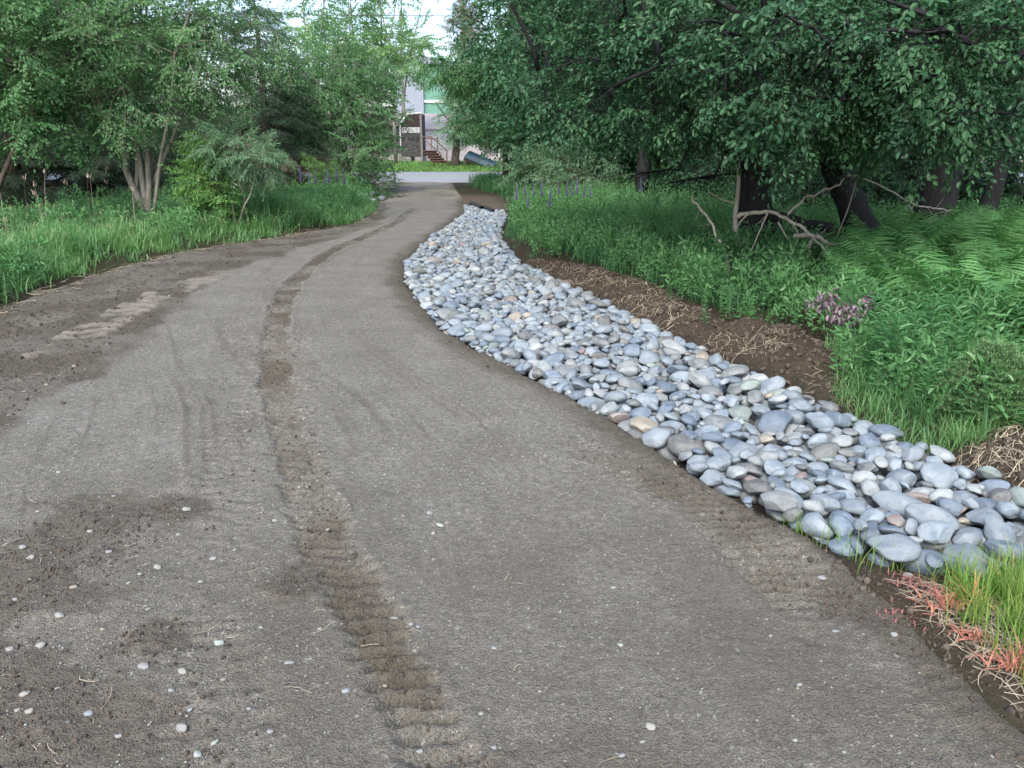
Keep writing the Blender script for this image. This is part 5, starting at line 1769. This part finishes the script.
def dead_wood():
    rng = np.random.default_rng(191)
    def branch(label, main, twigs, r0, r1, name='dead_branch'):
        g = Geo()
        P = spline(main, 22)
        o0 = P[0].copy()
        P[1:-1] += np.stack([fbm(np.arange(20) * .35 + q * 9.1, np.zeros(20) + P[0, 0], 1, 3, 7) for q in range(3)], -1) * .05
        tube(g, P - o0, np.linspace(r0, r1, 22), 7, rough=.2, rng=rng)
        for pts in twigs:
            Q = spline(pts, 8)
            tube(g, Q - o0, np.linspace(max(r1 * 1.0, .008), .003, 8), 5)
        for _ in range(int(len(P) * .4)):
            k = rng.integers(5, 21)
            dr = rng.normal(0, 1, 3) * (1, .6, .8)
            tube(g, [P[k] - o0, P[k] - o0 + norm(dr) * rng.uniform(.06, .22) + np.array((0, 0, -.03))], (.004, .0015), 4)
        o = g.obj(name, [MAT['deadwood']])
        o.location = o0
        tag(o, label, 'branch')
    f = foot(733, 278)
    d = f[1]
    branch('straight dead stick leaning in the grass before the apple boughs', [f + (0, 0, -.03), W(722, 245, d + .25), W(706, 216, d + .5), W(692, 196, d + .8)], [], .020, .013)
    d = 8.8
    branch('grey dead limb arching low between the two apple trunks', [W(738, 218, d), W(755, 212, d), W(775, 212, d), W(795, 222, d - .1), W(815, 240, d - .1), W(835, 256, d - .2)],
           [[W(790, 220, d), W(800, 236, d), W(792, 250, d)], [W(750, 212, d), W(740, 222, d), W(735, 232, d)], [W(768, 212, d), W(758, 235, d), W(748, 258, d)], [W(812, 238, d), W(808, 250, d), W(815, 262, d)], [W(778, 222, d), W(788, 240, d)]], .024, .012)
    branch('long dead branch rising over the low grey limb towards the leaning trunk', [W(788, 215, d - .4), W(805, 200, d - .4), W(830, 187, d - .3), W(858, 175, d - .2)], [[W(858, 175, d - .2), W(848, 210, d), W(835, 240, d)]], .013, .008)
    branch('thin dead branch bridging from the leaning apple trunk to the black conifer', [W(858, 176, d - .2), W(885, 190, d), W(915, 206, d + .2), W(952, 210, d + .9)], [[W(905, 202, d), W(912, 190, d), W(922, 182, d)], [W(908, 204, d), W(914, 214, d)]], .011, .007)
    branch('dead fallen limb lying in the grass under the leaning apple trunk', [W(795, 236, d), W(825, 240, d), W(850, 250, d - .1), W(870, 262, d - .3)], [[W(812, 240, d), W(800, 255, d), W(795, 268, d)], [W(838, 245, d), W(850, 262, d)], [W(826, 240, d), W(832, 258, d)]], .03, .012)
    # bare lower twigs hanging under the boughs
    for k, (px, py, lab) in enumerate(((655, 192, 'tangle of bare black twigs hanging under the apple boughs near the lupins'), (690, 200, 'tangle of bare black twigs hanging beside the leaning dead stick'), (715, 196, 'tangle of bare black twigs just before the upright apple trunk'))):
        g = Geo()
        o0 = W(px - 24, py - 16, 10.6)
        e0 = W(px + 24, py - 22, 10.9) - o0
        bough = bez((0, 0, 0), e0 * .5 + (0, 0, .05), e0, 12)
        tube(g, bough, np.linspace(.008, .018, 12), 5)
        for j in range(16):
            a = bough[rng.integers(0, 11)]
            q = norm(np.array((rng.normal(-.4, .7), rng.normal(0, .4), -abs(rng.normal(.45, .3))))) * rng.uniform(.15, .5)
            b_ = bez(a, a + q * .5 + (0, 0, .05), a + q, 6)
            tube(g, b_, np.linspace(.005, .0018, 6), 4)
            for _ in range(4):
                i = rng.integers(2, 6)
                tube(g, [b_[i], b_[i] + norm(q / np.linalg.norm(q) + rng.normal(0, .7, 3)) * rng.uniform(.06, .18)], (.0028, .001), 3)
        tube(g, [e0, W(px + 40, py - 60, 11.4) - o0], (.018, .025), 5)
        o = g.obj('bare_twig', [MAT['bark_dark']]); o.location = o0
        tag(o, lab, 'branch')


def paint_marks():
    rng = np.random.default_rng(195)
    m = simple('marking_paint', (0.46, 0.16, 0.12), (0.24, 0.13, 0.09), 0.6, 60, 0, island=.25)
    m2 = simple('marking_paint_orange', (0.52, 0.25, 0.12), (0.36, 0.25, 0.12), 0.6, 60, 0, island=.2)
    m3 = simple('marking_paint_faded', (0.26, 0.10, 0.095), (0.16, 0.075, 0.07), 0.8, 60, 0, island=.2)
    for px, py, r, n, h, mt, lab in ((908, 582, .05, 60, .05, m3, 'faint red paint splash on dead grass near the last stones'), (942, 607, .038, 110, .07, m, 'red-orange paint on a flattened grass clump at the driveway edge'), (971, 606, .03, 55, .11, m2, 'orange painted tuft with one tall upright blade in the grass'),
                                    (973, 640, .024, 70, .05, m, 'small red paint patch in the dead grass fringe'), (1016, 668, .034, 120, .08, m, 'bright red painted grass clump at the corner below the green tuft'), (893, 618, .04, 60, .025, m3, 'dull dark-red paint stain pressed into the bare soil'),
                                    (922, 618, .05, 60, .025, m3, 'dull red paint stain between the bare soil and the orange tuft'), (1006, 588, .06, 30, .17, m2, 'slanting orange-brown painted blades among the fresh green grass')):
        x, y = G(px, py)
        p = np.stack([x + rng.normal(0, r, n), y + rng.normal(0, r * .8, n)], -1)
        z = drive_z(p[:, 0], p[:, 1])
        g = Geo()
        z0 = float(z.mean())
        P = np.concatenate([p - (x, y), (z - z0)[:, None]], 1)
        n = n * 4 // 9
        P = P[:n]
        blades(g, P, h * rng.uniform(.5, 1.3, n), rng.uniform(0, 6.28, n), rng.uniform(.3, 1.6, n), rng.uniform(.003, .007, n), 0, 3)
        if h > .04:
            blades(g, P[: n // 2] + (0, 0, .004), h * .5, rng.uniform(0, 6.28, n // 2), 2.0, .009, 0, 3)
        if h == .11:
            blades(g, np.array([(0, 0, 0.0), (.004, 0, 0)]), .15, np.array((.3, 2.)), .1, .012, 0, 4)
        o = g.obj('painted_grass', [mt], smooth=False)
        o.location = (x, y, z0)
        tag(o, lab, 'paint mark', 'orange survey paint on the grass')


MAT['pale_stalk'] = leafmat('pale_stalk', (0.20, 0.26, 0.13), (0.30, 0.33, 0.19), 0.3, 0.6, 0.2, 3)
MAT['clod'] = simple('clod', (0.088, 0.073, 0.062), (0.054, 0.044, 0.038), 0.95, 30, 0.8, 0.01, 0.1, island=.3)
MAT['lawn'] = leafmat('fresh_blade', (0.12, 0.25, 0.045), (0.20, 0.33, 0.075), 0.4, 0.45, 0.35, 6, (0.26, 0.31, 0.09))
grasses()
straw()
loose_stones()
ferns()
weeds()
lupins()
odd_plants()
dead_wood()
paint_marks()


# ------------------------------------------------------------------ across the street
def buildings():
    rng = np.random.default_rng(205)
    shingle = simple('weathered_shingle', (0.085, 0.080, 0.085), (0.036, 0.035, 0.039), 0.9, 5, .6, .02, stretch=(1.2, 1.2, 5), spec=.15, island=.5)
    dark = simple('dark_board', (0.032, 0.020, 0.022), (0.018, 0.013, 0.014), 0.85, 6, .4, .01, stretch=(1, 1, 6))
    pale = simple('weathered_paint', (0.42, 0.43, 0.45), (0.12, 0.12, 0.13), 0.8, 7, .2, .01, stretch=(1.6, 1, .8))
    white = simple('white_trim', (0.62, 0.61, 0.62), (0.45, 0.44, 0.45), 0.7, 8, .2, .005)
    stone = simple('foundation_stone', (0.32, 0.31, 0.31), (0.18, 0.175, 0.175), 0.9, 4, .8, .05)
    black = simple('vent_opening', (0.012, 0.012, 0.013), (0.008, 0.008, 0.008), .9, 4, 0)
    rust = simple('stained_wood', (0.15, 0.088, 0.072), (0.10, 0.06, 0.05), 0.8, 10, .4, .01, stretch=(4, 1, 1))
    grey = simple('grey_wood', (0.17, 0.15, 0.15), (0.10, 0.09, 0.09), .85, 8, .4, .01, stretch=(1, 1, .2))
    d = 52.5
    k = d / F
    X = lambda px: W(px, 140, d)[0]
    Zp = lambda py: W(400, py, d)[2]
    zg = Zp(164)
    # the porch-like gable end: sloping top corner, dark boarded front
    x0, x1, zt = X(400.5), X(422), Zp(114)
    t = thing('weathered_shed', 'narrow weathered grey shed with slanted roof corner and dark boarded front', 'shed', ((x0 + x1) / 2, d, zg))
    cx = (x0 + x1) / 2
    f = lambda px: X(px) - cx
    zz = lambda py: Zp(py) - zg
    g = Geo()
    prism(g, [(f(400.5), zz(156)), (f(422), zz(156)), (f(422), zz(113.6)), (f(408.5), zz(114.8)), (f(400.5), zz(125))], 0, 2.2)
    # shingle courses
    for i, py in enumerate(np.arange(133.5, 156, 1.6)):
        z1 = zz(py)
        box(g, f(402.2), f(420), -.03 - .012 * (i % 2), .01, z1 - .085, z1)
        for q in range(14):
            xx = rng.uniform(f(402.4), f(419.5))
            box(g, xx, xx + .07, -.05 - .012 * (i % 2) - rng.uniform(0, .01), 0, z1 - .10, z1 - .02)
    g.obj('wall', [shingle], t, False)
    g = Geo(); box(g, f(402.5), f(421), -.045, .01, zz(126.5), zz(116.5)); prism(g, [(f(402.5), zz(126.4)), (f(408), zz(126.4)), (f(408), zz(117)), (f(403), zz(124))], -.06, -.047)
    g.obj('upper_board', [dark], t, False)
    g = Geo(); box(g, f(402.3), f(421), -.09, -.0, zz(133), zz(127.2))
    for i in range(5):
        xx = f(403.6 + i * 3.5); box(g, xx, xx + .16, -.10, -.088, zz(132.3), zz(128))
    g.obj('board_band', [pale], t, False)
    g = Geo()
    def bar(a, b, w=.10):
        pa, pb = np.array((f(a[0]), -.08, zz(a[1]))), np.array((f(b[0]), -.08, zz(b[1])))
        tube(g, [pa, pb], w, 4)
    bar((400.2, 125), (408.3, 114.2), .055); bar((408.3, 114.2), (422.5, 113.0), .06); bar((400.6, 125), (400.6, 146), .05)
    g.obj('trim', [white], t, False)
    g = Geo(); box(g, f(420.6), f(422.6), -.12, .05, 0, zz(113.6)); g.obj('corner_post', [grey], t, False)
    g = Geo(); box(g, f(399.5), f(422), -.02, 2.2, -.5, zz(156.2))
    for i in range(12):
        xx = f(400) + i * .11; box(g, xx, xx + .095, -.05 - .01 * (i % 3), 0, .02, .22 + .04 * (i % 2)); box(g, xx + .03, xx + .12, -.045 - .01 * ((i + 1) % 3), 0, .28, .46)
    g.obj('foundation', [stone], t, False)
    g = Geo(); box(g, f(410.3), f(414.2), -.085, -.03, zz(162.5), zz(156.5)); g.obj('vent', [black], t, False)
    # the house it is built against, behind the branches
    b0 = X(372)
    t = thing('shingled_house', 'grey shingled house behind the branches beside the narrow shed', 'house', (b0, d + 2.3, zg))
    g = Geo(); prism(g, [(-1.5, .6), (X(400) - b0 - .05, .6), (X(400) - b0 - .05, 2.5), (-1.5, 2.5)], 0, 5)
    for i in range(14):
        box(g, -1.48, X(400) - b0 - .08, -.02 - .012 * (i % 2), .01, .65 + i * .13, .76 + i * .13)
    g.obj('wall', [shingle], t, False)
    g = Geo(); prism(g, [(-1.8, 2.4), (X(400) - b0 - .02, 2.4), (X(400) - b0 - .02, 2.55), (-1.8, 3.9), (-2, 3.8)], -.2, 5.2); g.obj('roof', [grey], t, False)
    g = Geo(); box(g, -1.55, X(399.4) - b0, -.05, 4.9, -.5, .6); g.obj('foundation', [stone], t, False)
    g = Geo(); box(g, X(388.5) - b0, X(391) - b0, -.08, -.03, .15, .5); g.obj('vent', [black], t, False)
    g = Geo(); tube(g, [(0, 0, -.3), (0, 0, 3.4)], (.13, .11), 8); o = g.obj('utility_post', [grey], None); o.location = (X(396.3), d - .6, zg)
    tag(o, 'rough grey wooden post standing just before the weathered shed', 'post')
    # steps with handrails
    t = thing('wooden_steps', 'reddish-brown wooden steps with handrails beside the weathered shed', 'steps', (X(433), d - 1.2, zg - .05))
    cx = X(433)
    for i in range(6):
        g = Geo(); xx = X(443 - i * 2.5) - cx
        box(g, xx - .5, xx + .45, -.1 + .12 * i, .22 + .12 * i, .09 + .155 * i, .14 + .155 * i); box(g, xx - .47, xx + .42, .18 + .12 * i, .21 + .12 * i, -.06 + .155 * i, .09 + .155 * i)
        g.obj('step', [rust], t, False)
    g = Geo()
    Q = lambda px, py, y=0: np.array((W(px, py, d - 1.2)[0] - cx, y, W(px, py, d - 1.2)[2] - (zg - .1)))
    def rail(pts, y, w=.035):
        for a, b_ in zip(pts[:-1], pts[1:]):
            tube(g, [Q(*a, y), Q(*b_, y)], w, 4)
    rail([(421, 138), (431, 137.5), (447, 151)], -.1, .03); rail([(447, 150.5), (447, 164)], -.1, .04); rail([(431.5, 137), (431.5, 149)], -.1, .04)
    rail([(424, 139), (436, 139.5)], .9, .03); rail([(436.2, 137), (436.2, 150)], .9, .04); rail([(422.5, 140), (439, 154), (440, 162)], .9, .03)
    g.obj('handrail', [rust], t, False)
    # blue tarpaulin over a low slanting heap
    b = at_d(480, d - 1.5)
    t = None
    n, m = 40, 14
    u, v = np.meshgrid(np.linspace(-1, 1, n), np.linspace(-1, 1, m))
    Z = .30 * np.clip(1 - np.abs(v) ** 3, 0, 1) + .02 * fbm(u * 4, v * 3, 2, 3, 7)
    edge = np.clip((1 - np.abs(u)) * 9, 0, 1)
    g = Geo()
    i = np.arange(m - 1)[:, None] * n + np.arange(n - 1)[None]
    g.add(np.stack([u * 1.05, v * .45, Z * edge], -1).reshape(-1, 3), np.stack([i, i + 1, i + n + 1, i + n], -1).reshape(-1, 4))
    box(g, -1.03, 1.03, -.43, .43, -.06, .02)
    o = g.obj('tarpaulin', [simple('blue_tarp', (0.035, 0.075, 0.125), (0.025, 0.05, 0.085), .5, 6, .3, .02)])
    o.location = W(481, 161, d - 1.5); o.rotation_euler = (R(20), R(21), R(-8))
    tag(o, 'dark blue tarpaulin over a slanting low heap on the far verge', 'tarpaulin')
    g = Geo()
    for i in range(6):
        tube(g, [(-1.0, -.35 + .14 * i, -.28), (1.0, -.35 + .14 * i, -.24)], .085, 7)
    box(g, -.9, -.75, -.4, .4, -.8, -.33); box(g, .75, .9, -.4, .4, -.62, -.33)
    o2 = g.obj('timber_pile', [MAT['bark_mid']]); o2.location = o.location + Vector((0, 0, .12)); o2.rotation_euler = o.rotation_euler
    tag(o2, 'low slanting timber pile under the dark blue tarpaulin', 'timber')
    # the big green barn on the rise
    d2 = 84.0
    Xb = lambda px: W(px, 100, d2)[0]
    zb = 4.0
    green = simple('green_cladding', (0.12, 0.27, 0.22), (0.10, 0.23, 0.19), .55, 1.2, .3, .02, stretch=(8, 8, .2))
    blue = simple('pale_cladding', (0.22, 0.25, 0.31), (0.18, 0.21, 0.27), .55, 1.2, .3, .02, stretch=(8, 8, .2))
    t = thing('green_barn', 'big green metal-clad barn with pale blue-grey end on the rise', 'barn', (Xb(424), d2, zb))
    c0 = Xb(424)
    g = Geo(); box(g, Xb(424) - c0, Xb(470) - c0, 0, 16, -1.0, 5.2)
    for i in range(30):
        xx = .2 + i * .16; box(g, xx, xx + .05, -.03, .0, .02, 5.15)
    g.obj('wall', [green], t, False)
    g = Geo(); box(g, Xb(396) - c0, Xb(424) - c0 - .01, -.35, 15, -1.0, 5.6); g.obj('end_wall', [blue], t, False)
    g = Geo(); box(g, Xb(423) - c0, Xb(472) - c0, -.16, -.035, 1.75, 2.0); g.obj('trim', [white], t, False)
    g = Geo(); prism(g, [(Xb(394) - c0, 5.61), (Xb(472) - c0, 5.21), (Xb(472) - c0, 5.4), (Xb(424) - c0, 6.2), (Xb(394) - c0, 5.8)], -.6, 16.4); g.obj('roof', [blue], t, False)
    # low pale wall, curb of the yard
    g = Geo()
    y1 = 63
    box(g, W(424, 120, y1)[0], W(455, 120, y1)[0], y1, y1 + .3, W(424, 131, y1)[2], W(424, 126.5, y1)[2])
    o = g.obj('low_wall', [simple('low_wall', (0.30, 0.28, 0.31), (0.22, 0.2, 0.22), .8, 2, .3, .02)])
    tag(o, 'low grey wall crossing the pale yard behind the steps', 'wall')
    # the black pipe lying by the far end of the stones
    g = Geo()
    a, b_ = np.array(G(471, 200.5, .12) + (.12,)), np.array(G(482, 205.5, .12) + (.12,))
    c_, d_ = np.array(G(484, 205, .10) + (.10,)), np.array(G(494, 209, .10) + (.10,))
    for lab, p, q in (('short black drain pipe on the bare earth near the street end of the stones', a, b_), ('short black drain pipe half sunk beside the last of the far stones', c_, d_)):
        g = Geo()
        P = np.linspace(p, q, 24)
        rad = .055 + .007 * (np.arange(24) % 2)
        tube(g, P - p, rad, 12, cap=False)
        tube(g, (P - p)[::-1], rad[::-1] - .014, 12, cap=False)
        o = g.obj('drain_pipe', [simple('black_plastic', (0.012, 0.012, 0.013), (0.02, 0.02, 0.02), .45, 10, 0)])
        o.location = p - (0, 0, .07)
        tag(o, lab, 'pipe')
    # overhead cables along the street
    cm = simple('cable', (0.06, 0.06, 0.065), (0.05, 0.05, 0.05), .6, 4, 0)
    for lab, py, dd in (('thin dark cable strung high across the sky above the alder clump', 14, 40), ('thin dark cable strung lower in front of the green barn', 72, 50)):
        a, b_ = W(-500, py - 20, dd), W(1500, py - 14, dd)
        mid = W(480, py + 2, dd)
        g = Geo(); tube(g, bez(a, 2 * mid - (a + b_) / 2, b_, 40), .016, 5, cap=False)
        o = g.obj('overhead_cable', [cm])
        tag(o, lab, 'cable')


buildings()

# ------------------------------------------------------------------ light, sky, camera
def light_and_camera():
    w = bpy.data.worlds.new('World')
    scene.world = w
    w.use_nodes = True
    nt = w.node_tree
    sky = nt.nodes.new('ShaderNodeTexSky')
    sky.sky_type = 'NISHITA'
    sky.sun_disc = False
    EL, AZ = R(46), R(195)
    sky.sun_elevation = EL
    sky.sun_rotation = AZ
    sky.air_density = 1.0
    sky.dust_density = 3.0
    sky.ozone_density = 1.0
    bg = nt.nodes['Background']
    bg.inputs['Strength'].default_value = 0.15
    nt.links.new(sky.outputs[0], bg.inputs['Color'])
    s = bpy.data.lights.new('sun', 'SUN')
    s.energy = 1.5
    s.angle = R(40)
    s.color = (0.98, 1.0, 0.86)
    so = link('sun', s)
    d = Vector((math.sin(AZ) * math.cos(EL), math.cos(AZ) * math.cos(EL), math.sin(EL)))
    so.rotation_euler = d.to_track_quat('Z', 'Y').to_euler()
    cam = bpy.data.cameras.new('camera')
    cam.sensor_width = 36
    cam.lens = F / 1024 * 36
    cam.clip_start = 0.05
    cam.clip_end = 2000
    co = link('camera', cam)
    co.location = (0, 0, CH)
    co.rotation_euler = (math.pi / 2 - PITCH, 0, 0)
    scene.camera = co
    vs = scene.view_settings
    vs.view_transform = 'Standard'
    vs.look = 'None'
    vs.gamma = 1
    vs.use_curve_mapping = False
    vs.exposure = EXPOSURE
    scene.render.engine = 'CYCLES'
    c = scene.cycles
    c.max_bounces = 8
    c.diffuse_bounces = 4
    c.glossy_bounces = 2
    c.transmission_bounces = 4
    c.transparent_max_bounces = 4
    c.use_denoising = True
    c.caustics_reflective = False
    c.caustics_refractive = False


EXPOSURE = 1.45
light_and_camera()
